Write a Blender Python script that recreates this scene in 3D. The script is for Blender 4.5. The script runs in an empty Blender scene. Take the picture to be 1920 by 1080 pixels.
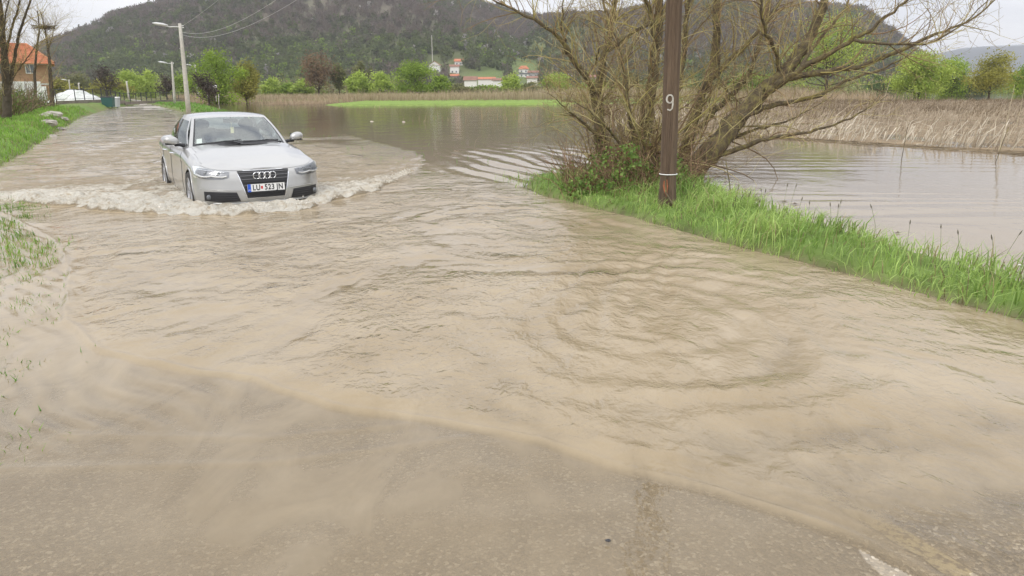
import bpy, bmesh, math, random
import numpy as np
from mathutils import Vector, Matrix
from mathutils.bvhtree import BVHTree
rng = np.random.default_rng(7); random.seed(7)
scene = bpy.context.scene
COL = scene.collection
R_ = math.radians

# ------------------------------------------------------------------ camera
CAM_H = 1.6; PITCH = R_(14.8); ROLL = R_(-0.4); FPX = 1400.0
cam = bpy.data.cameras.new('camera'); cam.sensor_width = 36; cam.lens = 36 * FPX / 1920
cam.clip_start = 0.05; cam.clip_end = 20000
camo = bpy.data.objects.new('camera', cam); COL.objects.link(camo); scene.camera = camo
CM = Matrix.Translation((0, 0, CAM_H)) @ Matrix.Rotation(math.pi / 2 - PITCH, 4, 'X') @ Matrix.Rotation(ROLL, 4, 'Z')
camo.matrix_world = CM
# ------------------------------------------------------------------ sky, sun, exposure
SUN_EL, SUN_AZ = 48, 205           # degrees; azimuth clockwise from +Y (north)
world = bpy.data.worlds.new("World"); scene.world = world; world.use_nodes = True
nt = world.node_tree; nt.nodes.clear(); N = nt.nodes.new; Lk = nt.links.new
out = N('ShaderNodeOutputWorld'); bg = N('ShaderNodeBackground'); bg2 = N('ShaderNodeBackground')
sky = N('ShaderNodeTexSky'); sky.sky_type = 'NISHITA'; sky.sun_disc = False
sky.sun_elevation = R_(SUN_EL); sky.sun_rotation = R_(SUN_AZ); sky.dust_density = 3
bg.inputs[1].default_value = 0.08
Lk(sky.outputs[0], bg.inputs[0])
tc = N('ShaderNodeTexCoord'); mp = N('ShaderNodeMapping'); mp.inputs['Scale'].default_value = (1.3, 1.3, 7.5)
mp.inputs['Location'].default_value = (0.35, 0.1, 0.42)
Lk(tc.outputs['Generated'], mp.inputs[0])
nz = N('ShaderNodeTexNoise'); nz.inputs['Scale'].default_value = 1.7; nz.inputs['Detail'].default_value = 6
nz.inputs['Roughness'].default_value = 0.5
Lk(mp.outputs[0], nz.inputs['Vector'])
cr = N('ShaderNodeValToRGB')
els = cr.color_ramp.elements
els[0].position = 0.34; els[0].color = (0.50, 0.52, 0.59, 1)
els[1].position = 0.60; els[1].color = (0.84, 0.84, 0.85, 1)
e = els.new(0.47); e.color = (0.70, 0.71, 0.75, 1)
Lk(nz.outputs[0], cr.inputs[0])
sxyz = N('ShaderNodeSeparateXYZ'); Lk(tc.outputs['Generated'], sxyz.inputs[0])
zen = N('ShaderNodeMapRange'); zen.inputs[1].default_value = 0.05; zen.inputs[2].default_value = 1.0; zen.inputs[3].default_value = 0.98; zen.inputs[4].default_value = 1.75   # an overcast sky is brighter overhead
Lk(sxyz.outputs[2], zen.inputs[0]); Lk(zen.outputs[0], bg2.inputs[1])
Lk(cr.outputs[0], bg2.inputs[0])
mx = N('ShaderNodeMixShader'); mx.inputs[0].default_value = 0.93
Lk(bg.outputs[0], mx.inputs[1]); Lk(bg2.outputs[0], mx.inputs[2]); Lk(mx.outputs[0], out.inputs[0])
sun = bpy.data.lights.new('sun', 'SUN'); sun.energy = 1.0; sun.angle = R_(14); sun.color = (1, 0.96, 0.9)
so = bpy.data.objects.new('sun', sun); COL.objects.link(so)
az, el = R_(SUN_AZ), R_(SUN_EL)
sd = Vector((math.sin(az) * math.cos(el), math.cos(az) * math.cos(el), math.sin(el)))
so.rotation_euler = sd.to_track_quat('Z', 'Y').to_euler()
scene.view_settings.view_transform = 'Standard'; scene.view_settings.look = 'None'
scene.view_settings.gamma = 1; scene.view_settings.use_curve_mapping = False
scene.view_settings.exposure = 0.52
HAZE = 0.00020

# ------------------------------------------------------------------ helpers
def ray(x, y):
    return CM.to_3x3() @ Vector(((x - 960) / FPX, (540 - y) / FPX, -1))
def at(x, y, z=0.0):
    d = ray(x, y); t = (z - CAM_H) / d.z
    return np.array([d.x * t, d.y * t, z])
def atY(x, y, Y):
    d = ray(x, y); t = Y / d.y
    return np.array([d.x * t, Y, CAM_H + d.z * t])
def tag(o, label=None, cat=None, group=None, kind=None):
    if label: o['label'] = label
    if cat: o['category'] = cat
    if group: o['group'] = group
    if kind: o['kind'] = kind
    return o
def empty(name, loc, rz=0.0):
    o = bpy.data.objects.new(name, None); COL.objects.link(o); o.location = tuple(float(v) for v in loc)
    o.rotation_euler = (0, 0, rz); o.empty_display_size = 0.2
    return o
def mk(name, V, F, m=None, parent=None, col=None, smooth=False, attrs=None, uv=None):
    """V (n,3); F list of int arrays (m,k); parent: V is then in the parent's local space"""
    V = np.asarray(V, dtype=np.float32)
    if not isinstance(F, list): F = [F]
    F = [np.asarray(f, dtype=np.int32) for f in F if len(f)]
    used = np.zeros(len(V), bool)
    for f in F: used[f.ravel()] = True
    if not used.all():
        new = np.cumsum(used) - 1; V = V[used]; F = [new[f].astype(np.int32) for f in F]
        if col is not None and np.ndim(col) == 2 and len(col) == len(used): col = np.asarray(col)[used]
        if attrs: attrs = {k: np.asarray(v)[used] for k, v in attrs.items()}
    me = bpy.data.meshes.new(name)
    me.vertices.add(len(V)); me.vertices.foreach_set('co', V.ravel())
    nl = sum(f.size for f in F); npoly = sum(len(f) for f in F)
    me.loops.add(nl); me.polygons.add(npoly)
    me.loops.foreach_set('vertex_index', np.concatenate([f.ravel() for f in F]))
    tot = np.concatenate([np.full(len(f), f.shape[1], dtype=np.int32) for f in F])
    st = np.concatenate([[0], np.cumsum(tot)[:-1]]).astype(np.int32)
    me.polygons.foreach_set('loop_start', st)
    try: me.polygons.foreach_set('loop_total', tot)
    except Exception: pass
    me.polygons.foreach_set('use_smooth', np.full(npoly, smooth))
    me.update(calc_edges=True)
    if col is not None:
        c = np.ones((len(V), 4), dtype=np.float32); c[:, :3] = col
        a = me.attributes.new('Col', 'FLOAT_COLOR', 'POINT'); a.data.foreach_set('color', c.ravel())
    if attrs:
        for k, v in attrs.items():
            a = me.attributes.new(k, 'FLOAT', 'POINT'); a.data.foreach_set('value', np.asarray(v, dtype=np.float32).ravel())
    if m is not None:
        for mm in (m if isinstance(m, list) else [m]): me.materials.append(mm)
    o = bpy.data.objects.new(name, me); COL.objects.link(o)
    if parent is not None: o.parent = parent
    return o
def grid_faces(nr, nc, off=0):
    i = np.arange(nr - 1)[:, None] * nc + np.arange(nc - 1)[None, :]
    return (np.stack([i, i + 1, i + nc + 1, i + nc], -1).reshape(-1, 4) + off)
class MB:
    def __init__(s): s.V = []; s.F = {}; s.n = 0; s.C = []
    def add(s, V, F, c=None):
        V = np.asarray(V, float); F = np.asarray(F)
        s.V.append(V); s.F.setdefault(F.shape[1], []).append(F + s.n); s.n += len(V)
        if c is not None: s.C.append(np.broadcast_to(np.asarray(c, float), (len(V), 3)))
    def box(s, c, d, rz=0, c_=None, taper=1.0):
        x, y, z = d[0] / 2, d[1] / 2, d[2] / 2
        v = np.array([[-x, -y, -z], [x, -y, -z], [x, y, -z], [-x, y, -z], [-x * taper, -y * taper, z], [x * taper, -y * taper, z], [x * taper, y * taper, z], [-x * taper, y * taper, z]])
        if rz:
            a, b = math.cos(rz), math.sin(rz); v = np.c_[v[:, 0] * a - v[:, 1] * b, v[:, 0] * b + v[:, 1] * a, v[:, 2]]
        s.add(v + np.asarray(c), [[0, 3, 2, 1], [4, 5, 6, 7], [0, 1, 5, 4], [1, 2, 6, 5], [2, 3, 7, 6], [3, 0, 4, 7]], c_)
    def tube(s, P, r, k=6, c=None, cap=False):
        P = np.asarray(P, float); n = len(P); r = np.broadcast_to(np.asarray(r, float), (n,))
        T = np.gradient(P, axis=0); T /= np.linalg.norm(T, axis=1)[:, None] + 1e-9
        ref = np.array([0, 0, 1.]) if abs(T[0][2]) < .8 else np.array([1., 0, 0])
        A = np.cross(T, ref); A /= np.linalg.norm(A, axis=1)[:, None] + 1e-9
        B = np.cross(T, A); th = np.arange(k) * 2 * math.pi / k
        V = P[:, None] + r[:, None, None] * (A[:, None] * np.cos(th)[None, :, None] + B[:, None] * np.sin(th)[None, :, None])
        V = V.reshape(-1, 3)
        i = np.arange(n - 1)[:, None] * k + np.arange(k)[None, :]; j = np.arange(n - 1)[:, None] * k + (np.arange(k)[None, :] + 1) % k
        F = np.stack([i, j, j + k, i + k], -1).reshape(-1, 4)
        s.add(V, F, c)
        if cap:
            for q, fl in ((0, 1), (n - 1, 0)):
                idx = np.arange(k) + q * k
                base = s.n - len(V)
                f = (idx[::-1] if fl else idx)[None, :] + base
                s.F.setdefault(k, []).append(f)
    def build(s, name, m=None, parent=None, smooth=False, attrs=None):
        if not s.V: return None
        return mk(name, np.concatenate(s.V), [np.concatenate(f) for f in s.F.values()], m, parent, np.concatenate(s.C) if s.C else None, smooth, attrs)
def ellipsoid(mb, c, r, nu=10, nv=7, c_=None, nz=0):
    u = np.linspace(0, 2 * math.pi, nu, endpoint=False); v = np.linspace(0.001, math.pi - .001, nv)
    V = np.stack([np.outer(np.sin(v), np.cos(u)), np.outer(np.sin(v), np.sin(u)), np.outer(np.cos(v), np.ones(nu))], -1).reshape(-1, 3)
    if nz: V = V * (1 + rng.normal(0, nz, (len(V), 1)))
    i = np.arange(nv - 1)[:, None] * nu + np.arange(nu)[None, :]; j = np.arange(nv - 1)[:, None] * nu + (np.arange(nu)[None, :] + 1) % nu
    mb.add(V * np.asarray(r) + np.asarray(c), np.stack([i, i + nu, j + nu, j], -1).reshape(-1, 4), c_)

# value noise
def _h(ix, iy, s):
    n = (ix.astype(np.int64) * 374761393 + iy.astype(np.int64) * 668265263 + s * 1442695041) & 0x7fffffff
    n = ((n ^ (n >> 13)) * 1274126177) & 0x7fffffff
    n = n ^ (n >> 16)
    return (n & 0xffff) / 65535.0
def vnoise(x, y, s=0):
    ix = np.floor(x); iy = np.floor(y); fx = x - ix; fy = y - iy
    fx = fx * fx * fx * (fx * (fx * 6 - 15) + 10); fy = fy * fy * fy * (fy * (fy * 6 - 15) + 10)
    a = _h(ix, iy, s); b = _h(ix + 1, iy, s); c = _h(ix, iy + 1, s); d = _h(ix + 1, iy + 1, s)
    return (a * (1 - fx) + b * fx) * (1 - fy) + (c * (1 - fx) + d * fx) * fy - .5
def fbm(x, y, o=4, s=0):
    r = 0; a = 1.0
    for k in range(o):
        r = r + a * vnoise(x + 13.7 * k, y - 7.1 * k, s + k); x = x * 2.03; y = y * 2.03; a *= .5
    return r
def sst(a, b, x):
    t = np.clip((x - a) / (b - a), 0, 1); return t * t * (3 - 2 * t)
def pdist(x, y, P):
    """signed distance to polyline (positive = to the right of travel) and arc parameter"""
    x = np.asarray(x, float); y = np.asarray(y, float)
    best = np.full(x.shape, 1e18); sg = np.zeros(x.shape); arc = np.zeros(x.shape); s0 = 0.0
    P = np.asarray(P, float)
    for a, b in zip(P[:-1], P[1:]):
        d = b - a; L2 = d @ d; L = math.sqrt(L2)
        t = np.clip(((x - a[0]) * d[0] + (y - a[1]) * d[1]) / L2, 0, 1)
        dx = x - (a[0] + t * d[0]); dy = y - (a[1] + t * d[1]); q = dx * dx + dy * dy
        m = q < best
        best = np.where(m, q, best); sg = np.where(m, np.sign(d[1] * dx - d[0] * dy), sg); arc = np.where(m, s0 + t * L, arc); s0 += L
    return np.sqrt(best) * np.where(sg == 0, 1, sg), arc

# ------------------------------------------------------------------ terrain functions
LEFT = [(-.4, -2.5), (-1.9, 2.0), (-3.04, 4.16), (-4.1, 5.8), (-5.5, 8.3), (-8.0, 11.8), (-10.35, 15.2), (-13.5, 21.6), (-21.5, 37), (-28.9, 51.4), (-42.4, 80.5), (-55, 113.6), (-100, 200)]
RIGHT = [(8.6, -3.6), (5.5, 2.), (4.45, 3.3), (3.5, 4.9), (2.93, 6.25), (2.0, 8.07), (1.34, 9.72), (.34, 11.55), (-.3, 13.28), (-2.1, 15.7), (-5.5, 21.9), (-6.9, 24.4), (-18.2, 49.4), (-25.8, 61.5), (-50, 108), (-95, 192)]
RIDGE_PX = [(-900, 170), (-500, 150), (-200, 128), (0, 104), (85, 80), (130, 62), (160, 52), (200, 34), (230, 16), (300, 4), (330, -8), (420, -30), (600, -42), (780, -25), (900, -4), (950, 12), (1000, 32), (1100, 30), (1200, 20), (1330, -4), (1480, -6), (1560, 6), (1610, 18), (1654, 50), (1698, 82), (1740, 108), (1790, 140), (1850, 160), (2000, 168), (2900, 170)]
_rx = np.array([(p[0] - 960) / 1400 * .967 for p in RIDGE_PX]); _ry = np.array([(170 - .00715 * (p[0] - 960) - p[1]) / 1400 * 1.0 for p in RIDGE_PX])
def ridge(u):          # u = X/Y -> tangent of the ridge's elevation
    return np.interp(u, _rx, _ry)
def hill_h(x, y):
    u = x / y
    Yr = 900 + 60 * np.sin(u * 5 + 1); Yb = 430 + 35 * np.sin(u * 9)
    Hr = np.maximum(ridge(u) * Yr - 13, -3)
    t = (y - Yb) / (Yr - Yb)
    sh = sst(0, 1, t) * .55 + np.clip(t, 0, 1) ** 1.2 * .45
    sh = np.where(t > 1, np.clip(1 - (t - 1) * 1.1, 0, 1), sh)
    r = fbm(x / 130 + .5 * t, y / 260, 3, 5)
    spur = np.sin(x / 52 + y / 75 + 2.0 * fbm(x / 160, y / 160, 2, 9))
    h = Hr * sh + (r * 26 + spur * 9) * np.clip(t, 0, 1) * np.clip(1.12 - t, 0, 1) * 2.2 * np.clip(Hr / 60, 0, 1)
    # a nearer wooded spur right of the hamlet
    h = np.maximum(h, 62 * np.exp(-((x - 55) / 65) ** 2 - ((y - 690) / 120) ** 2) * (y > Yb))
    return np.maximum(h, 0.0)
RW = [(2.5, 1.0), (2.1, 5), (1.3, 6), (1.6, 8), (2.2, 10.5), (3.4, 13), (1.5, 15)]
def reedmask(x, y):
    fr = np.interp(x, [4, 7.07, 9.37, 11.15, 12.57, 16, 30], [34, 28.7, 24.6, 21.4, 18.5, 15, 10])
    return sst(-.6, 1.2, (y - fr) + .8 * vnoise(x * .7, y * .7, 3)) * sst(3.2, 5.5, x - .02 * y) * (1 - sst(95, 110, y + .4 * x * 0))
def meadow(x, y):
    n = 3 * vnoise(x * .08, y * .08, 8)
    return sst(84, 88, y + n + .06 * (x - 3)) * sst(-26, -19, x + .12 * (y - 86) + n) * (1 - sst(.27, .33, x / np.maximum(y, 1)))
def G(x, y):
    x = np.asarray(x, float); y = np.asarray(y, float)
    dl, _ = pdist(x, y, LEFT); dr, ar = pdist(x, y, RIGHT)
    dl = -dl                                  # >0 outside to the left
    zr = np.interp(y, [-5, 0, 2.2, 2.6, 3.2, 4, 6, 9, 11, 16, 30, 45, 58, 75, 120, 200], [.04, -.012, -.0205, -.0225, -.026, -.038, -.08, -.15, -.19, -.21, -.16, -.08, -.035, -.012, .0, .05])
    zr = zr + .0035 * fbm(x * 1.1 + 3, y * 1.1, 3, 2) * (y < 12) + .022 * fbm(x * .35, y * .10, 3, 13) * sst(50, 60, y)
    zr = zr + .0045 * np.exp(-((x + 1.75) / .38) ** 2 - ((y - 2.35) / .35) ** 2) 
    zr = zr + .012 * np.exp(-((x - 1.95) / .42) ** 2 - ((y - 2.52) / .26) ** 2) + .007 * np.exp(-((x - 1.4) / .3) ** 2 - ((y - 2.5) / .5) ** 2)
    zr = zr - .006 * np.exp(-((x + .6) / .9) ** 2 - ((y - 2.6) / .5) ** 2)
    # left bank
    lb = np.interp(y, [0, 4, 10, 13, 16, 25, 40, 80, 200], [.01, .0, .0, .08, .28, .35, .5, .6, .6])
    zl = zr + (lb - zr) * sst(-.1, 1.0, dl) + .12 * fbm(x * .5, y * .5, 2, 11) * sst(.2, 2, dl) * (y > 12) - .05 * sst(.3, 1., dl) * (y < 12) 
    z = np.where(dl > -.1, zl, zr)
    # right verge and flooded field
    w = np.interp(y, [1, 5, 6, 8, 10.5, 12.5, 14.2, 15.5, 20, 45, 60, 120], [2.4, 1.6, 1.35, 1.7, 2.3, 3.0, 2.6, 1.1, .8, 1.2, 2.5, 6])
    hb = np.interp(y, [1, 5, 10, 12.5, 14.5, 17, 24, 44, 50, 62, 120], [.05, .06, .11, .12, .05, -.03, -.06, -.04, .08, .22, .3])
    fld = -.6 + 0 * x
    f1 = sst(0, .35, dr); f2 = sst(w - .35, w + .35, dr)
    zv = zr * (1 - f1) + hb * f1 + .04 * fbm(x * 2, y * 2, 2, 4) * f1
    zv = zv - .17 * (1 - sst(-.1, .8, x)) * sst(10.6, 12.2, y) * (1 - sst(30, 40, y)) * f1
    zv = zv * (1 - f2) + fld * f2
    z = np.where(dr > 0, zv, z)
    rm = reedmask(x, y) * (dr > 0); z = z * (1 - rm) + rm * (.015 + .05 * fbm(x * .6, y * .6, 3, 6))
    mm = meadow(x, y) * (dr > 0); z = z * (1 - mm) + mm * .22
    far = sst(125, 140, y + 4 * vnoise(x * .05, y * .05, 1)) * (1 - sst(.36, .42, x / np.maximum(y, 1))); z = z * (1 - far) + far * .35
    fr2 = sst(330, 350, y); z = z * (1 - fr2) + fr2 * .6
    return z
def Gall(x, y):
    x = np.asarray(x, float); y = np.asarray(y, float)
    return np.maximum(G(x, y), np.where(y > 400, hill_h(x, np.maximum(y, 1)), -9))
def g1(x, y): return float(Gall(np.array([float(x)]), np.array([float(y)]))[0])
def hit(px, py, y0=60, y1=1300):
    ys = np.linspace(y0, y1, 2500); d = ray(px, py); t = ys / d.y
    X = d.x * t; Z = CAM_H + d.z * t; g = Gall(X, ys); k = np.argmax(Z <= g)
    if not (Z <= g).any(): return None
    return np.array([X[k], ys[k], g[k]])
def ground_at(px, Y):      # ground point seen in column px at distance Y
    p = atY(px, 178, Y); return np.array([p[0], Y, g1(p[0], Y)])

# ------------------------------------------------------------------ materials
def newmat(name):
    m = bpy.data.materials.new(name); m.use_nodes = True; m.node_tree.nodes.clear(); return m
def pm(name, c1, c2=None, scale=3.0, rough=.7, bump=0.0, bscale=None, metal=0.0, spec=.5, coat=0.0, stretch=(1, 1, 1), c3=None, dist=.02):
    m = newmat(name); t = m.node_tree; N = t.nodes.new; L = t.links.new
    o = N('ShaderNodeOutputMaterial'); b = N('ShaderNodeBsdfPrincipled'); L(b.outputs[0], o.inputs[0])
    b.inputs['Roughness'].default_value = rough; b.inputs['Metallic'].default_value = metal
    b.inputs['Specular IOR Level'].default_value = spec; b.inputs['Coat Weight'].default_value = coat; b.inputs['Coat Roughness'].default_value = .04
    b.inputs['Base Color'].default_value = (*c1, 1)
    if c2 is not None or bump:
        tcn = N('ShaderNodeTexCoord'); mpn = N('ShaderNodeMapping'); mpn.inputs['Scale'].default_value = stretch
        L(tcn.outputs['Object'], mpn.inputs[0])
    if c2 is not None:
        n = N('ShaderNodeTexNoise'); n.inputs['Scale'].default_value = scale; n.inputs['Detail'].default_value = 7; n.inputs['Roughness'].default_value = .62
        L(mpn.outputs[0], n.inputs['Vector']); r = N('ShaderNodeValToRGB'); L(n.outputs[0], r.inputs[0])
        r.color_ramp.elements[0].position = .36; r.color_ramp.elements[0].color = (*c1, 1)
        r.color_ramp.elements[1].position = .64; r.color_ramp.elements[1].color = (*c2, 1)
        if c3 is not None: q = r.color_ramp.elements.new(.74); q.color = (*c3, 1)
        L(r.outputs[0], b.inputs['Base Color'])
    if bump:
        n2 = N('ShaderNodeTexNoise'); n2.inputs['Scale'].default_value = bscale or scale * 4; n2.inputs['Detail'].default_value = 6
        L(mpn.outputs[0], n2.inputs['Vector']); bp = N('ShaderNodeBump'); bp.inputs['Strength'].default_value = bump; bp.inputs['Distance'].default_value = dist
        L(n2.outputs[0], bp.inputs['Height']); L(bp.outputs[0], b.inputs['Normal'])
    return m
def vegmat(name, trans=.25, rough=.6, spec=.25):
    m = newmat(name); t = m.node_tree; N = t.nodes.new; L = t.links.new
    o = N('ShaderNodeOutputMaterial'); b = N('ShaderNodeBsdfPrincipled'); a = N('ShaderNodeAttribute'); a.attribute_name = 'Col'
    b.inputs['Roughness'].default_value = rough; b.inputs['Specular IOR Level'].default_value = spec
    n = N('ShaderNodeTexNoise'); n.inputs['Scale'].default_value = 6; tcn = N('ShaderNodeTexCoord'); L(tcn.outputs['Object'], n.inputs['Vector'])
    mr = N('ShaderNodeMapRange'); mr.inputs[1].default_value = .3; mr.inputs[2].default_value = .7; mr.inputs[3].default_value = .8; mr.inputs[4].default_value = 1.2
    L(n.outputs[0], mr.inputs[0]); ml = N('ShaderNodeVectorMath'); ml.operation = 'SCALE'; L(a.outputs['Color'], ml.inputs[0]); L(mr.outputs[0], ml.inputs['Scale'])
    L(ml.outputs[0], b.inputs['Base Color'])
    if trans:
        tr = N('ShaderNodeBsdfTranslucent'); L(ml.outputs[0], tr.inputs[0]); mxx = N('ShaderNodeMixShader'); mxx.inputs[0].default_value = trans
        L(b.outputs[0], mxx.inputs[1]); L(tr.outputs[0], mxx.inputs[2]); L(mxx.outputs[0], o.inputs[0])
    else: L(b.outputs[0], o.inputs[0])
    return m
M = {}
M['leaf'] = vegmat('leaf', .3); M['wood'] = vegmat('twig_bark', 0, .85, .15); M['straw'] = vegmat('dry_straw', .15, .7, .2); M['grass'] = vegmat('grass_blade', .35, .45, .35)
M['forest'] = vegmat('forest_crown', .5, .95, .0)
def barkmat():
    m = newmat('mossy_bark'); t = m.node_tree; N = t.nodes.new; L = t.links.new
    o = N('ShaderNodeOutputMaterial'); b = N('ShaderNodeBsdfPrincipled'); L(b.outputs[0], o.inputs[0]); b.inputs['Roughness'].default_value = .9
    tcn = N('ShaderNodeTexCoord'); n = N('ShaderNodeTexNoise'); n.inputs['Scale'].default_value = 8; n.inputs['Detail'].default_value = 9; n.inputs['Roughness'].default_value = .75
    L(tcn.outputs['Object'], n.inputs['Vector']); r = N('ShaderNodeValToRGB'); L(n.outputs[0], r.inputs[0])
    e = r.color_ramp.elements; e[0].position = .35; e[0].color = (.06, .045, .03, 1); e[1].position = .64; e[1].color = (.24, .21, .07, 1)
    q = e.new(.5); q.color = (.12, .095, .055, 1); q = e.new(.76); q.color = (.42, .37, .05, 1)
    L(r.outputs[0], b.inputs['Base Color'])
    w = N('ShaderNodeTexNoise'); w.inputs['Scale'].default_value = 22; w.inputs['Detail'].default_value = 6; mp_ = N('ShaderNodeMapping'); mp_.inputs['Scale'].default_value = (1, 1, .3)
    L(tcn.outputs['Object'], mp_.inputs[0]); L(mp_.outputs[0], w.inputs['Vector'])
    bp = N('ShaderNodeBump'); bp.inputs['Strength'].default_value = .9; bp.inputs['Distance'].default_value = .03; L(w.outputs[0], bp.inputs['Height']); L(bp.outputs[0], b.inputs['Normal'])
    return m
M['bark'] = barkmat()
def groundmat():
    m = newmat('soil_and_turf'); t = m.node_tree; N = t.nodes.new; L = t.links.new
    o = N('ShaderNodeOutputMaterial'); b = N('ShaderNodeBsdfPrincipled'); L(b.outputs[0], o.inputs[0]); b.inputs['Roughness'].default_value = .9; b.inputs['Specular IOR Level'].default_value = .2
    a = N('ShaderNodeAttribute'); a.attribute_name = 'Col'; g = N('ShaderNodeNewGeometry')
    n = N('ShaderNodeTexNoise'); n.inputs['Scale'].default_value = 1.7; n.inputs['Detail'].default_value = 9; n.inputs['Roughness'].default_value = .7; L(g.outputs['Position'], n.inputs['Vector'])
    mr = N('ShaderNodeMapRange'); mr.inputs[1].default_value = .3; mr.inputs[2].default_value = .7; mr.inputs[3].default_value = .6; mr.inputs[4].default_value = 1.4; L(n.outputs[0], mr.inputs[0])
    ml = N('ShaderNodeVectorMath'); ml.operation = 'SCALE'; L(a.outputs['Color'], ml.inputs[0]); L(mr.outputs[0], ml.inputs['Scale']); L(ml.outputs[0], b.inputs['Base Color'])
    bp = N('ShaderNodeBump'); bp.inputs['Strength'].default_value = .6; bp.inputs['Distance'].default_value = .05; L(n.outputs[0], bp.inputs['Height']); L(bp.outputs[0], b.inputs['Normal'])
    return m
M['ground'] = groundmat()
def roadmat():
    m = newmat('wet_asphalt'); t = m.node_tree; N = t.nodes.new; L = t.links.new
    o = N('ShaderNodeOutputMaterial'); b = N('ShaderNodeBsdfPrincipled'); L(b.outputs[0], o.inputs[0])
    b.inputs['Roughness'].default_value = .28; b.inputs['Specular IOR Level'].default_value = .5
    g = N('ShaderNodeNewGeometry')
    v = N('ShaderNodeTexVoronoi'); v.inputs['Scale'].default_value = 80; L(g.outputs['Position'], v.inputs['Vector'])
    r = N('ShaderNodeValToRGB'); sp = N('ShaderNodeSeparateColor'); L(v.outputs['Color'], sp.inputs[0]); L(sp.outputs[0], r.inputs[0])
    e = r.color_ramp.elements; e[0].position = 0; e[0].color = (.22, .178, .125, 1); e[1].position = .74; e[1].color = (.35, .285, .20, 1)
    q = e.new(.86); q.color = (.42, .35, .25, 1); q = e.new(.96); q.color = (.62, .55, .44, 1); q = e.new(.4); q.color = (.24, .20, .15, 1)
    n = N('ShaderNodeTexNoise'); n.inputs['Scale'].default_value = 1.4; n.inputs['Detail'].default_value = 6; L(g.outputs['Position'], n.inputs['Vector'])
    mxn = N('ShaderNodeMix'); mxn.data_type = 'RGBA'; mxn.inputs[7].default_value = (.345, .29, .21, 1)
    mr = N('ShaderNodeMapRange'); mr.inputs[1].default_value = .35; mr.inputs[2].default_value = .7; mr.inputs[3].default_value = .05; mr.inputs[4].default_value = .6; L(n.outputs[0], mr.inputs[0])
    L(mr.outputs[0], mxn.inputs[0]); L(r.outputs[0], mxn.inputs[6]); L(mxn.outputs[2], b.inputs['Base Color'])
    bp = N('ShaderNodeBump'); bp.inputs['Strength'].default_value = .8; bp.inputs['Distance'].default_value = .004; bp.invert = True
    L(v.outputs['Distance'], bp.inputs['Height']); L(bp.outputs[0], b.inputs['Normal'])
    return m
M['road'] = roadmat()
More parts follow.
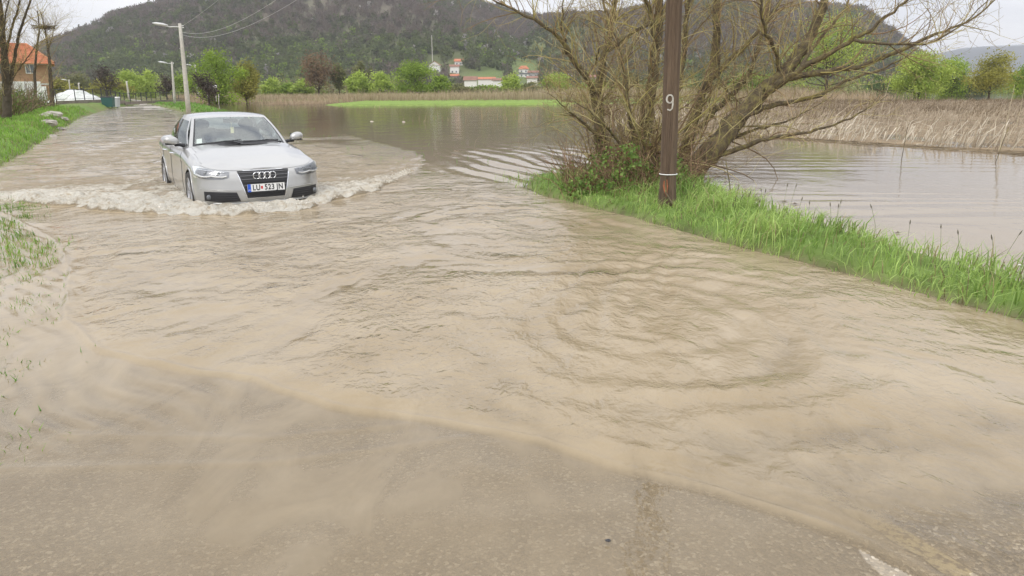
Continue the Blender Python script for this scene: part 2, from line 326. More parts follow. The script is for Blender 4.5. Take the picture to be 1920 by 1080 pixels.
def watermat():
    m = newmat('muddy_flood_water'); t = m.node_tree; N = t.nodes.new; L = t.links.new
    o = N('ShaderNodeOutputMaterial'); g = N('ShaderNodeNewGeometry')
    def attr(n):
        a = N('ShaderNodeAttribute'); a.attribute_name = n; return a.outputs['Fac']
    def mth(op, a, b=None, c=None):
        q = N('ShaderNodeMath'); q.operation = op
        for i, v in enumerate((a, b, c)):
            if v is None: continue
            if isinstance(v, (int, float)): q.inputs[i].default_value = v
            else: L(v, q.inputs[i])
        return q.outputs[0]
    def noise(sc, det=4, st=(1, 1, 1), rough=.55, dist=0, rot=0):
        mp_ = N('ShaderNodeMapping'); mp_.inputs['Scale'].default_value = st; mp_.inputs['Rotation'].default_value = (0, 0, rot); L(g.outputs['Position'], mp_.inputs[0])
        n = N('ShaderNodeTexNoise'); n.inputs['Scale'].default_value = sc; n.inputs['Detail'].default_value = det; n.inputs['Roughness'].default_value = rough; n.inputs['Distortion'].default_value = dist
        L(mp_.outputs[0], n.inputs['Vector']); return n.outputs[0]
    def ramp(f, a, b, ca=0., cb=1.):
        r = N('ShaderNodeMapRange'); r.inputs[1].default_value = a; r.inputs[2].default_value = b; r.inputs[3].default_value = ca; r.inputs[4].default_value = cb; L(f, r.inputs[0]); return r.outputs[0]
    depth = attr('depth'); silt = attr('silt'); rip = attr('rip'); foam = attr('foam')
    # ripples
    h1 = noise(7, 3, (1, .75, 1), .5, .6, .5); h2 = noise(2.3, 3, (1, .8, 1), .5, .4, -.4); h3 = noise(23, 2, (1, .7, 1), .5, .5, .2)
    hh = mth('ADD', mth('MULTIPLY', h1, .030), mth('MULTIPLY', h2, .034)); hh = mth('ADD', hh, mth('MULTIPLY', h3, .0095))
    patch = ramp(noise(.45, 3, (1, .8, 1), .6, 1.0), .36, .62, .18, 1.35)
    hgt = mth('MULTIPLY', mth('MULTIPLY', hh, rip), patch)
    fn = noise(9, 8, (1, 1, 1), .72, .5); fn2 = noise(30, 5, (1, 1, 1), .7)
    hgt = mth('ADD', hgt, mth('MULTIPLY', mth('MULTIPLY', mth('ADD', fn, mth('MULTIPLY', fn2, .6)), foam), .11))
    bp = N('ShaderNodeBump'); bp.inputs['Strength'].default_value = 1.0; bp.inputs['Distance'].default_value = 1.0; L(hgt, bp.inputs['Height'])
    # mud colour
    mud = N('ShaderNodeMix'); mud.data_type = 'RGBA'; mud.inputs[6].default_value = (.37, .30, .20, 1); mud.inputs[7].default_value = (.31, .243, .15, 1)
    L(ramp(noise(.9, 6, (1, 1, 1), .6, .8), .35, .65), mud.inputs[0])
    d2 = N('ShaderNodeMix'); d2.data_type = 'RGBA'; d2.inputs[7].default_value = (.285, .222, .145, 1); L(mud.outputs[2], d2.inputs[6]); L(ramp(depth, .25, .6), d2.inputs[0])
    # foam
    fm = mth('ADD', mth('MULTIPLY', foam, 1.35), mth('MULTIPLY', mth('SUBTRACT', mth('ADD', mth('MULTIPLY', fn, .7), mth('MULTIPLY', fn2, .3)), .62), 2.3))
    fm = mth('MULTIPLY', ramp(fm, .32, .85), ramp(foam, .02, .25))
    froth = N('ShaderNodeMix'); froth.data_type = 'RGBA'; froth.inputs[6].default_value = (.50, .385, .23, 1); froth.inputs[7].default_value = (.83, .785, .68, 1)
    L(ramp(mth('ADD', noise(5.5, 7, (1, 1, 1.6), .7, 1.2), mth('MULTIPLY', fn2, .35)), .45, .70), froth.inputs[0])
    fc = N('ShaderNodeMix'); fc.data_type = 'RGBA'; L(froth.outputs[2], fc.inputs[7]); L(d2.outputs[2], fc.inputs[6]); L(fm, fc.inputs[0])
    dif = N('ShaderNodeBsdfDiffuse'); L(fc.outputs[2], dif.inputs[0]); L(bp.outputs[0], dif.inputs['Normal'])
    tr = N('ShaderNodeBsdfTransparent'); tr.inputs[0].default_value = (.97, .94, .88, 1)
    op = mth('SUBTRACT', 1.0, mth('POWER', 2.718, mth('MULTIPLY', mth('MULTIPLY', mth('MAXIMUM', depth, 0), ramp(silt, -1, 1, -22, -90)), ramp(noise(2.2, 7, (1, .45, 1), .66, 1.4, .5), .35, .7, .68, 1.4))))
    op = mth('MAXIMUM', mth('MULTIPLY', op, 1.0), fm)
    m1 = N('ShaderNodeMixShader'); L(op, m1.inputs[0]); L(tr.outputs[0], m1.inputs[1]); L(dif.outputs[0], m1.inputs[2])
    gl = N('ShaderNodeBsdfGlossy'); gl.inputs['Roughness'].default_value = .06; L(bp.outputs[0], gl.inputs['Normal'])
    L(ramp(fm, 0, 1, .05, .5), gl.inputs['Roughness'])
    fr = N('ShaderNodeFresnel'); fr.inputs[0].default_value = 1.40; L(bp.outputs[0], fr.inputs['Normal'])
    m2 = N('ShaderNodeMixShader'); L(mth('MULTIPLY', fr.outputs[0], ramp(fm, 0, 1, 1, .3)), m2.inputs[0]); L(m1.outputs[0], m2.inputs[1]); L(gl.outputs[0], m2.inputs[2]); L(m2.outputs[0], o.inputs[0])
    return m
M['water'] = watermat()
M['paint'] = pm('road_paint', (.27, .22, .155), (.50, .425, .27), 34, .5, .3, 60)
_pe = [n_ for n_ in M['paint'].node_tree.nodes if n_.type == 'VALTORGB'][0].color_ramp.elements; _pe[0].position = .43; _pe[1].position = .53
M['silver'] = pm('silver_paint', (.43, .427, .413), rough=.30, metal=.55, spec=.5, coat=1.0)
M['black'] = pm('black_plastic', (.018, .018, .02), rough=.45)
M['matt'] = pm('dark_interior', (.05, .05, .055), rough=.8)
M['seat'] = pm('seat_fabric', (.09, .09, .1), (.13, .13, .14), 20, .9)
M['chrome'] = pm('chrome', (.75, .76, .78), rough=.15, metal=1.0)
M['trim'] = pm('grille_trim', (.22, .22, .23), rough=.35, metal=.6)
M['projector'] = pm('projector_glass', (.12, .13, .14), rough=.08, spec=.9)
M['tyre'] = pm('tyre_rubber', (.02, .02, .02), (.04, .036, .03), 9, .8)
M['alloy'] = pm('alloy_rim', (.42, .42, .43), rough=.35, metal=.8)
M['white'] = pm('white_plastic', (.8, .8, .78), rough=.4)
M['blue'] = pm('plate_blue', (.02, .10, .55), rough=.4); M['redp'] = pm('plate_red', (.55, .03, .03), rough=.4); M['ink'] = pm('plate_ink', (.02, .02, .025), rough=.5)
def glassmat(name, refl, tint, rough=.02):
    m = newmat(name); t = m.node_tree; N = t.nodes.new; L = t.links.new
    o = N('ShaderNodeOutputMaterial'); a = N('ShaderNodeBsdfTransparent'); a.inputs[0].default_value = (*tint, 1)
    g = N('ShaderNodeBsdfGlossy'); g.inputs['Roughness'].default_value = rough; g.inputs[0].default_value = (.93, .97, .96, 1)
    lw = N('ShaderNodeLayerWeight'); lw.inputs[0].default_value = .18; mr = N('ShaderNodeMapRange'); mr.inputs[3].default_value = refl; mr.inputs[4].default_value = 1; L(lw.outputs['Fresnel'], mr.inputs[0])
    x = N('ShaderNodeMixShader'); L(mr.outputs[0], x.inputs[0]); L(a.outputs[0], x.inputs[1]); L(g.outputs[0], x.inputs[2]); L(x.outputs[0], o.inputs[0]); return m
M['glass'] = glassmat('windscreen_glass', .19, (.80, .86, .83)); M['sglass'] = glassmat('side_glass', .10, (.35, .38, .37)); M['lens'] = glassmat('lamp_lens', .05, (.95, .96, .97))
M['concrete'] = pm('pole_concrete', (.42, .40, .35), (.55, .52, .46), 5, .85, .2, 30)
M['galv'] = pm('galvanised_steel', (.5, .5, .5), (.62, .62, .6), 6, .5, metal=.3)
M['polewood'] = pm('weathered_pole_wood', (.105, .068, .043), (.20, .14, .092), 3.4, .9, 1.0, 12, stretch=(7, 7, .22), c3=(.27, .21, .15), dist=.06)
M['stone'] = pm('pale_stone', (.28, .25, .21), (.45, .42, .37), 3, .9, .6, 12)

# ------------------------------------------------------------------ ground sheet (fan of quads, finer near the camera)
def fan(rows, us, back=0.0):
    Y = np.asarray(rows)[:, None] * np.ones(len(us))[None]; X = (Y + back) * np.asarray(us)[None]; return X.ravel(), Y.ravel()
BASEC = dict(turf=(.13, .20, .045), mud=(.16, .125, .08), straw=(.34, .27, .17), meadow=(.19, .275, .055), litter=(.10, .085, .05))
def ground_colour(x, y, z):
    dl, _ = pdist(x, y, LEFT); dr, _ = pdist(x, y, RIGHT)
    c = np.tile(np.array(BASEC['turf']), (len(x), 1))
    def mixin(col, f): 
        nonlocal c
        c = c * (1 - f[:, None]) + np.array(col) * f[:, None]
    mixin(BASEC['mud'], (1 - sst(-.02, .06, z)))
    mixin((.15, .17, .05), sst(.1, .3, vnoise(x * .3, y * .3, 21)) * .6)
    mixin((.27, .225, .16), (1 - sst(10, 14, y)) * (1 - sst(.8, 2.2, -dl)) * (dr < -.3))
    rm = reedmask(x, y) * (dr > 0); mixin((.25, .19, .12), rm)
    mixin(BASEC['meadow'], meadow(x, y) * (dr > 0))
    mixin((.19, .165, .07), sst(120, 135, y + 8 * vnoise(x * .05, y * .1, 4)) * (.5 + .4 * sst(-.2, .2, vnoise(x * .03, y * .03, 5))))
    mixin(BASEC['litter'], sst(8, 14, -dl) * (y < 80) * .7)
    return c
rows = np.concatenate([np.geomspace(1.2, 44, 250) - 4, np.geomspace(40.3, 460, 190)]); us = np.linspace(-1.15, 1.15, 340)
x, y = fan(rows, us, 4.0); z = G(x, y)
dl, _ = pdist(x, y, LEFT); dr, _ = pdist(x, y, RIGHT)
inroad = sst(.05, .3, np.minimum(dl, -dr)); 
o = mk('ground', np.c_[x, y, z - .03 * inroad], grid_faces(len(rows), len(us)), M['ground'], col=ground_colour(x, y, z), smooth=True); tag(o, kind='structure')
gx = np.array([-5500, -400, 400, 5500.]); gy = np.array([-150, -2, 460, 5400.]); X, Yy = np.meshgrid(gx, gy)
o = mk('subsoil', np.c_[X.ravel(), Yy.ravel(), np.full(16, -1.2)], grid_faces(4, 4), M['ground'], col=np.tile((.12, .13, .06), (16, 1))); tag(o, kind='structure')
# road sheet
rp = np.concatenate([np.linspace(-2.4, .48, 14), np.geomspace(.5, 20, 150), np.geomspace(20.5, 190, 90)])
Lp = np.array(LEFT); Rp = np.array(RIGHT)
lx = np.interp(rp, Lp[:, 1], Lp[:, 0]); rx = np.interp(rp, Rp[:, 1], Rp[:, 0]); tt = np.linspace(0.015, .985, 60)
X = lx[:, None] * (1 - tt) + rx[:, None] * tt; Y = np.repeat(rp[:, None], 60, 1)
Z = G(X.ravel(), Y.ravel()) + .004
o = mk('road', np.c_[X.ravel(), Y.ravel(), Z], grid_faces(len(rp), 60), M['road'], smooth=True); tag(o, kind='structure')
road = o
# painted centre line, worn
lp = np.array([(1.62, 2.0), (1.34, 2.63), (1.12, 3.05), (.9, 3.5), (.55, 4.2)]); yy = np.linspace(2.0, 4.2, 50); cx = np.interp(yy, lp[:, 1], lp[:, 0])
V = []
for k, w in enumerate((-.05, 0, .055)):
    V.append(np.c_[cx + w + .007 * rng.normal(size=50), yy + .0 * w, G(cx + w, yy) + .0085])
V = np.stack(V, 1).reshape(-1, 3)
mk('road_marking', V, grid_faces(50, 3), M['paint'], parent=road, smooth=True)

# ------------------------------------------------------------------ hills
rows = np.linspace(415, 1250, 190); us = np.linspace(-1.05, .95, 330); x, y = fan(rows, us); z = hill_h(x, y) - .6 + 1.2 * (y > 430)
n = fbm(x / 60, y / 60, 3, 31)
c = (np.array([.14, .12, .09]) + np.array([-.02, .02, -.035]) * (1 - sst(15, 70, z))[:, None]) * (1 + .4 * n[:, None]) + np.array([0, .02, 0]) * sst(.0, .4, n)[:, None]
o = mk('wooded_hill', np.c_[x, y, z], grid_faces(len(rows), len(us)), M['ground'], col=c, smooth=True); tag(o, kind='structure')
# distant blue hills with a snow patch
rows = np.linspace(2500, 5200, 40); us = np.linspace(.2, 1.3, 160); x, y = fan(rows, us); u = x / y
prof = np.interp(u, [.2, .5, .57, .60, .64, .68, .75, .9, 1.3], [0, .03, .045, .049, .049, .046, .044, .05, .03]) * 4000 + 14 * fbm(x / 300, y / 300, 4, 3)
zz = prof * np.sin(np.clip((y - 2500) / 2700, 0, 1) * math.pi) ** .8
snow = sst(.86, .93, np.sin(np.clip((y - 2500) / 2700, 0, 1) * math.pi)) * sst(.0, .25, fbm(x / 150, y / 150, 3, 5) + .05) * sst(.575, .59, u) * (1 - sst(.64, .66, u)) * sst(180, 196, zz)
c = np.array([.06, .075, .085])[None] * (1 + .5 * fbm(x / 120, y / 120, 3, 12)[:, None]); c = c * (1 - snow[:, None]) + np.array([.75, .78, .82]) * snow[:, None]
o = mk('distant_hill', np.c_[x, y, zz - 2], grid_faces(len(rows), len(us)), M['ground'], col=c, smooth=True); tag(o, kind='structure')

# ------------------------------------------------------------------ the damp air
mb = MB(); mb.box((0, 2650, 119), (11400, 5700, 244)); hz = mb.build('haze', None); tag(hz, kind='stuff')
hm = newmat('damp_air'); vo = hm.node_tree.nodes.new('ShaderNodeVolumePrincipled'); vo.inputs['Density'].default_value = HAZE; vo.inputs['Color'].default_value = (.93, .95, 1, 1); vo.inputs['Anisotropy'].default_value = 0
oo = hm.node_tree.nodes.new('ShaderNodeOutputMaterial'); hm.node_tree.links.new(vo.outputs[0], oo.inputs['Volume']); hz.data.materials.append(hm)
# ------------------------------------------------------------------ water surface
FRONT = [(-14, 18), (-9.6, 13.0), (-7.2, 10.4), (-5.2, 8.3), (-4.3, 7.0), (-3.75, 6.0), (-3.32, 5.23), (-2.67, 4.52), (-2.12, 4.23), (-1.5, 4.0), (-.95, 3.62), (-.43, 3.45), (.1, 3.21), (.54, 2.9), (.92, 2.64), (1.2, 2.42), (1.45, 2.1), (1.7, 1.6), (2.2, .3), (2.6, -4)]
BOW = [(-16, 14.2), (-9.6, 12.4), (-8.0, 11.67), (-6.25, 10.72), (-4.8, 10.12), (-3.7, 9.98), (-2.9, 10.5), (-2.3, 12.2), (-1.95, 15), (-2.3, 19.8), (-4.6, 25.3)]
ROAD_C = [(3.4, -3), (1.2, 2.6), (-1.65, 8), (-4.9, 13.6), (-9.5, 22), (-19, 42), (-28, 58), (-46, 100)]
_k = []
for i in range(46):
    lam = .16 * (1.9 / .16) ** rng.random(); a = rng.normal(-.6, .85); _k.append((2 * math.pi / lam * math.cos(a), 2 * math.pi / lam * math.sin(a), rng.random() * 6.28, lam))
def water(x, y):
    dl, _ = pdist(x, y, LEFT); dr, _ = pdist(x, y, RIGHT); q, qa = pdist(x, y, FRONT); q = -q; b, ba = pdist(x, y, BOW)
    b = -b                      # inside the wake (towards the car and behind it) is positive
    # distances
    q = q + .035 * fbm(x * 2.5, y * 2.5, 3, 41)
    inroad = sst(-.4, .5, np.minimum(dl, -dr))
    on = sst(-1.2, .6, -dr)     # road side of the verge
    behind = sst(0, .25, q)
    wx = x + .25 * fbm(x * .8, y * .8, 2, 51); wy = y + .25 * fbm(x * .8 + 9, y * .8, 2, 52)
    s = 0
    for kx, ky, ph, lam in _k: s = s + (lam ** 1.0) * np.sin(kx * wx + ky * wy + ph) * (np.minimum(1, lam * 60 / np.maximum(y, 1)) ** 2)
    s = s / math.sqrt(len(_k))
    wake = sst(-.1, .6, b) * sst(30, 22, y) if False else sst(-.1, .6, b) * (1 - sst(24, 32, y))
    amp = on * behind * (.006 + .006 * sst(.1, .5, vnoise(x * .35, y * .35, 61) + .3)) * (1 - sst(50, 90, y)) + wake * .008 + .0012
    amp = np.where(on < .5, np.minimum(amp, .0016), amp)
    z = s * amp
    # the leading edge of the deeper water and the fine crests beside it
    q2 = q * 1.0
    z = z + .012 * sst(0, .045, q2) + .008 * np.exp(-((q2 - .045) / .022) ** 2) - .012
    cr = np.sin(2 * math.pi * (q + .12 * fbm(x * 2, y * 1.2, 3, 43)) / .105) * np.exp(-np.clip(q, 0, 9) / .30) * (q > 0) * sst(.0, .7, x) * (1 - sst(1.2, 2.0, x))
    z = z + .0032 * cr
    # faint secondary lines in the thin film
    for P2, s2 in (([(-2.2, 3.35), (-1.2, 3.3), (-.5, 3.45)], .004), ([(-2.6, 3.0), (-1.1, 3.05), (-.2, 3.3)], .004), ([(-2.6, 2.9), (-3.2, 3.4)], .001)):
        d2, _ = pdist(x, y, P2); z = z + s2 * np.exp(-(d2 / .035) ** 2)
    film = (1 - behind) * sst(-3.2, -1.2, -x * 0 + x * -1 - 3.4 + 0) if False else (1 - behind) * (1 - sst(-1.9, -1.2, x)) * sst(3.0, 3.5, y)
    z = z + film * .0026 * (np.sin(28 * (wx * .9 + wy * .45)) + np.sin(39 * (wx * .7 + wy * .75) + 1))
    # chevrons at the left edge of the road
    ch = np.exp(-((x + 4.3) / 1.1) ** 2 - ((y - 7) / 1.9) ** 2); z = z + ch * .007 * np.sin(2 * math.pi * (wx * .96 + wy * .28) / .26)
    # swirl near the verge
    cx_, cy_ = 1.0, 5.2; rr = np.hypot(x - cx_, (y - cy_) * .8) + .35 * fbm(x, y, 3, 71); z = z + .0075 * np.sin(2 * math.pi * rr / .34) * np.exp(-((rr - 1.0) / .8) ** 2)
    r2 = np.hypot(x + .2, (y - 8.2) * .55) + .45 * fbm(x * .8, y * .8, 3, 72); z = z + .006 * np.sin(2 * math.pi * r2 / .42) * np.exp(-((r2 - 1.5) / .7) ** 2) * on
    d3, a3 = pdist(x, y, [(1.9, 8.6), (.95, 6.2), (.75, 4.8), (1.1, 3.9)]); d3 = d3 + .16 * fbm(x * 2, y * 2, 3, 73); z = z + .011 * np.sin(2 * math.pi * d3 / .26) * np.exp(-(d3 / .35) ** 2) * np.exp(-((a3 - 2.6) / 2.0) ** 2)
    # wake waves crossing into the flooded field
    ph = (.94 * x + .34 * y) + .25 * fbm(x * .5, y * .35, 2, 81)
    env = np.exp(-((x - .6) / 2.3) ** 2 - ((y - 17.5) / 3.6) ** 2) * sst(-.6, .2, dr)
    ph = ph + .22 * fbm(x * .9, y * .5, 3, 82); env = env * (.55 + 1.1 * sst(-.3, .3, fbm(x * .8, y * .4, 2, 83)))
    z = z + .012 * np.sin(2 * math.pi * ph / .55) * env + .006 * np.sin(2 * math.pi * (ph * 1.43 + .12 * y)) * env + .005 * np.sin(2 * math.pi * (ph * .83 - .1 * y)) * env
    # long slow undulations right of the verge
    z = z + .0016 * (.4 + sst(-.2, .3, vnoise(x * .2, y * .3, 93))) * np.sin(2 * math.pi * (y + .12 * x + 1.2 * fbm(x * .15, y * .4, 3, 91)) / .85) * sst(1.5, 3, dr) * sst(1, 3, x) * (1 - sst(14, 22, y))
    # bow wave
    along = np.interp(ba - 6.6, [0, 1.0, 2.2, 4.2, 6.2, 7.6, 8.6, 10.5, 13, 18, 24], [.35, .7, .9, 1.0, 1.05, 1.0, .9, .7, .3, .12, .02])
    bb = b + .20 * fbm(x * 1.9, y * 1.9, 4, 95)
    crest = np.where(bb < .12, np.exp(-((bb - .12) / .075) ** 2), np.exp(-((bb - .12) / .55) ** 2))
    z = z + along * crest * (.045 + .085 * fbm(x * 2.2, y * 2.2, 4, 97)) * np.interp(ba - 6.6, [0, 8, 10, 12.5, 16], [1, 1, .8, .45, .15])
    wd_ = np.interp(ba - 6.6, [0, 2, 5, 7.5, 9, 12, 16], [3.0, 4.6, 5.0, 4.2, 3.2, 2.4, 2.0]); pn = fbm(x * 2.3, y * 2.3, 4, 121)
    foam = along * sst(-.03, .06, bb) * np.clip(1 - .25 * sst(0, .5, bb / wd_) - .75 * sst(.35, 1.15, bb / wd_ + .9 * pn * sst(.1, .5, bb)), 0, 1)
    z = z + foam * (.03 + .15 * fbm(x * 3.4, y * 3.4, 4, 99) + .05 * vnoise(x * 15, y * 15, 98)) * np.exp(-np.clip(bb - .3, 0, 9) / .9)
    # streaks trailing from the car's sides
    for a0, a1, w0, f0 in (((-4.95, 11.4), (-9.5, 16.8), .10, .42), ((-4.95, 11.9), (-9.6, 19.5), .10, .38), ((-5.6, 13.6), (-10.3, 22), .13, .3), ((-3.0, 12.2), (-5.3, 22.5), .3, .35)):
        d2, aa = pdist(x, y, [a0, a1]); n2 = np.abs(d2 + .22 * fbm(x * 1.1, y * 1.1, 3, 101)); e2 = np.exp(-(n2 / w0) ** 2) * np.exp(-aa / 3.4)
        z = z + e2 * .03; foam = np.maximum(foam, e2 * f0 * 1.3)
    # churned water against the car's side
    d2, aa = pdist(x, y, [(-4.8, 11.3), (-6.9, 15.4)]); e2 = np.exp(-(np.maximum(np.abs(d2) - .1, 0) / .28) ** 2); foam = np.maximum(foam, e2 * .6); z = z + e2 * .03 * (1 + fbm(x * 5, y * 5, 3, 88))
    d2, aa = pdist(x, y, [(-3.2, 11.9), (-4.9, 15.8)]); e2 = np.exp(-(np.maximum(np.abs(d2) - .1, 0) / .35) ** 2); foam = np.maximum(foam, e2 * .5); z = z + e2 * .02
    foam = np.maximum(foam, wake * .16 * sst(-.1, .4, fbm(x * .7, y * .7, 3, 77) + .1))
    rip = on * (.35 + .65 * behind) + wake * .5
    rip = rip * (1 - .65 * (1 - behind)) 
    rip = np.where(on < .5, .05, rip) * 1.0
    rip = rip * (1 - on * 0) + (1 - on) * .03
    return z, rip, np.clip(foam, 0, 1), sst(-.03, .12, q) * (1 - .75 * sst(.2, 1.0, x) * (1 - sst(.25, .8, q))) - 1.0 * np.exp(-((x - 1.55) / .55) ** 2 - ((y - 2.35) / .45) ** 2)
rows = np.concatenate([np.linspace(-2.2, 1.2, 40), np.geomspace(1.3, 9.3, 330), np.arange(9.34, 13.4, .028), np.geomspace(13.5, 60, 210), np.geomspace(60.6, 420, 60)]); us = np.concatenate([np.linspace(-1.15, -.69, 36), np.linspace(-.685, .685, 790), np.linspace(.69, 1.15, 36)])
x, y = fan(rows, us, 4.0); z, rip, foam, silt = water(x, y); dep = z - G(x, y)
nr, nc = len(rows), len(us); F = grid_faces(nr, nc)
keep = (dep.reshape(nr, nc) > -.06) ; kf = keep.ravel()[F].any(1)
# cut the water where the car's body stands
CAR = dict(x=-3.60, y=10.98, yaw=R_(31), z=-.178)
ca, sa = math.cos(CAR['yaw']), math.sin(CAR['yaw'])
lx_ = (x - CAR['x']) * ca + (y - CAR['y']) * sa; ly_ = -(x - CAR['x']) * sa + (y - CAR['y']) * ca
inside = (np.abs(lx_) < .72) & (ly_ > .35) & (ly_ < 4.3); kf &= ~inside[F].any(1)
o = mk('flood_water', np.c_[x, y, z], F[kf], M['water'], smooth=True, attrs=dict(depth=dep, rip=rip, foam=foam, silt=silt)); tag(o, kind='structure')

# ------------------------------------------------------------------ the car
def build_car():
    T_ = lambda l: np.interp(l, [-.1, 0, .2, .5, 1.0, 1.45, 2.5, 3.5, 4.2, 4.62, 4.8], [.66, .665, .70, .765, .86, .915, .94, .97, .99, .96, .94])
    W = .905; ZB = .17; LEN = 4.70
    root = empty('car', (CAR['x'], CAR['y'], CAR['z']), CAR['yaw']); root.scale = (1.02, 1.02, 1.02)
    tag(root, 'silver four-door saloon car pushing through the flood water on the road', 'car')
    # plan outline, front centre -> side -> rear centre (half)
    th = np.concatenate([np.linspace(0, 1, 56)])
    def spe(t, a, w, n):       # t 0..1 from centre to side
        ang = t * math.pi / 2; return w * np.sin(ang) ** (2 / n), a * (1 - np.cos(ang) ** (2 / n))
    fx, fl = spe(th ** .9, .62, W, 2.5)
    side_l = np.arange(.66, 4.1, .035); sx = np.full(len(side_l), W) - .02 * ((side_l - 2.3) / 2) ** 2 + .0
    bx, bl = spe(np.linspace(1, 0, 40) ** .9, .58, W - .015, 2.7)
    PX = np.concatenate([fx, sx, bx]); PL = np.concatenate([fl, side_l, LEN - bl])
    # smooth join
    k = np.ones(5) / 5; pad = lambda a: np.concatenate([[a[0]] * 2, a, [a[-1]] * 2])
    PXs = np.convolve(pad(PX), k, 'valid'); PXs[0] = 0; PXs[-1] = 0; PX = np.where((PL > .3) & (PL < 4.4), PXs, PX)
    dx = np.gradient(PX); dl = np.gradient(PL); nn = np.hypot(dx, dl) + 1e-9; NX, NL = dl / nn, -dx / nn
    NX[0] = 0; NL[0] = -1; NX[-1] = 0; NL[-1] = 1
    v = np.array([0, .03, .08, .14, .2, .27, .34, .41, .48, .55, .62, .68, .74, .79, .84, .885, .92, .95, .975, 1.0])
    fr_i = np.interp(v, [0, .05, .14, .25, .5, .62, .70, .80, .92, 1], [.12, .05, .012, 0, .004, .018, .022, .035, .062, .095])
    sd_i = np.interp(v, [0, .05, .15, .35, .6, .74, .80, .86, .92, .96, 1], [.075, .04, .012, .0, .008, .012, .004, .012, .032, .055, .095])
    wgt = np.abs(NX)[:, None] ** 2
    INS = fr_i[None] * (1 - wgt) + sd_i[None] * wgt
    # wheel-arch flare
    for wl in (.88, 3.69): INS = INS - .012 * np.exp(-((PL[:, None] - wl) / .36) ** 4) * np.exp(-((v[None] - .55) / .25) ** 2) * wgt
    X = PX[:, None] - NX[:, None] * INS; Lc = PL[:, None] - NL[:, None] * INS; Z = ZB + v[None] * (T_(PL)[:, None] - ZB)
    X[0] = 0; X[-1] = 0
    nS, nV = X.shape
    def half(sgn):
        V = np.stack([X * sgn, Lc, Z], -1).reshape(-1, 3); F = grid_faces(nS, nV)
        cen = V[F].mean(1); ok = np.ones(len(F), bool)
        for wl in (.88, 3.69):
            d = np.hypot(V[:, 1] - wl, V[:, 2] - .31); onside = np.abs(V[:, 0]) > .70
            m_ = onside & (np.abs(d - .355) < .022); sc = .355 / np.maximum(d, .01)
            V[m_, 1] = wl + (V[m_, 1] - wl) * sc[m_]; V[m_, 2] = .31 + (V[m_, 2] - .31) * sc[m_]
            dc = np.hypot(cen[:, 1] - wl, cen[:, 2] - .31); ok &= ~((dc < .352) & (np.abs(cen[:, 0]) > .70))
        return V, (F[ok][:, ::-1] if sgn > 0 else F[ok])
    mb = MB(); V1, F1 = half(1); V2, F2 = half(-1); mb.add(V1, F1); mb.add(V2, F2)
    # top cap
    t = np.linspace(0, 1, 24); xe = X[:, -1]; le = Lc[:, -1]; ze = Z[:, -1]
    crown = np.interp(le, [0, .12, .3, .6, 1.0, 1.4, 2, 3.5, 4.1, 4.5, 4.7], [.0, .03, .045, .06, .075, .085, .07, .05, .05, .03, .0])
    XX = xe[:, None] * (1 - t[None]); fr = 1 - t[None] + 0 * XX
    # crown shape: quick shoulder, then flat; a shallow flute either side of the bonnet
    shp = 1 - fr ** 3.2; flute = .008 * np.exp(-((fr - .60) / .10) ** 2) * np.interp(le, [0, .3, 1.2, 1.5], [0, 1, 1, 0])[:, None]
    ZZ = ze[:, None] + crown[:, None] * shp + flute
    capV = np.stack([XX, le[:, None] + 0 * XX, ZZ], -1).reshape(-1, 3); cF = grid_faces(nS, 24); cc = capV[cF].mean(1)
    hood = (cc[:, 1] < 1.40) & (cc[:, 1] > .10) & (np.abs(cc[:, 0]) < .80 - .05 * cc[:, 1])
    hb_ = MB()
    for sgn in (1, -1):
        V = capV * np.array([sgn, 1, 1]); f = cF if sgn < 0 else cF[:, ::-1]
        mb.add(V, f[~hood]); hb_.add(V + np.array([0, 0, .004]), f[hood])
    body = mb.build('body', M['silver'], root, True)
    bon = hb_.build('bonnet', M['silver'], root, True)
    Vall = np.concatenate(mb.V + hb_.V); Fall = np.concatenate([np.concatenate(mb.F[4]), np.concatenate(hb_.F[4]) + mb.n])
    bvh = BVHTree.FromPolygons([tuple(p) for p in Vall], [tuple(int(i) for i in f) for f in Fall])
    def proj_front(x, z, off):
        h = bvh.ray_cast(Vector((x, -2, z)), Vector((0, 1, 0)))
        if h[0] is None: h = bvh.find_nearest(Vector((x, .2, z)))
        n = h[1]
        if n.y > 0: n = -n
        return np.array(h[0] + n * off)
    def strip(name, top, bot, m, off=.005, nu=22, nv=7, par=root, mirror=False):
        objs = []
        for sg in ((1, -1) if mirror else (1,)):
            def rs(P):
                P = np.array(P, float); s = np.concatenate([[0], np.cumsum(np.hypot(*np.diff(P, axis=0).T))]); q = np.linspace(0, s[-1], nu)
                return np.c_[np.interp(q, s, P[:, 0]), np.interp(q, s, P[:, 1])]
            a, b = rs(top), rs(bot); V = []
            for i in range(nu):
                for j in range(nv):
                    p = a[i] * (1 - j / (nv - 1)) + b[i] * j / (nv - 1); V.append(proj_front(sg * p[0], p[1], off))
            objs.append(mk(name, V, grid_faces(nu, nv), m, par, smooth=True))
        return objs
    # grille: black field, pale frame, slats, badge
    gz0, gz1 = .295, .655
    strip('grille_surround', [(-.375, .672), (.375, .672)], [(-.27, .278), (.27, .278)], M['chrome'], .004, 26, 10)
    gr = strip('grille', [(-.36, .662), (.36, .662)], [(-.262, .287), (.262, .287)], M['black'], .008, 26, 10)[0]
    for i, zc in enumerate(np.linspace(.325, .635, 8)):
        w = np.interp(zc, [.287, .662], [.255, .35]); mbs = MB(); P = [proj_front(xx, zc, .013) for xx in np.linspace(-w, w, 15)]; mbs.tube(P, .0045, 5)
        mbs.build('slat', M['trim'] if i in (3, 5, 6, 7) else M['black'], gr, True)
    bz = .585
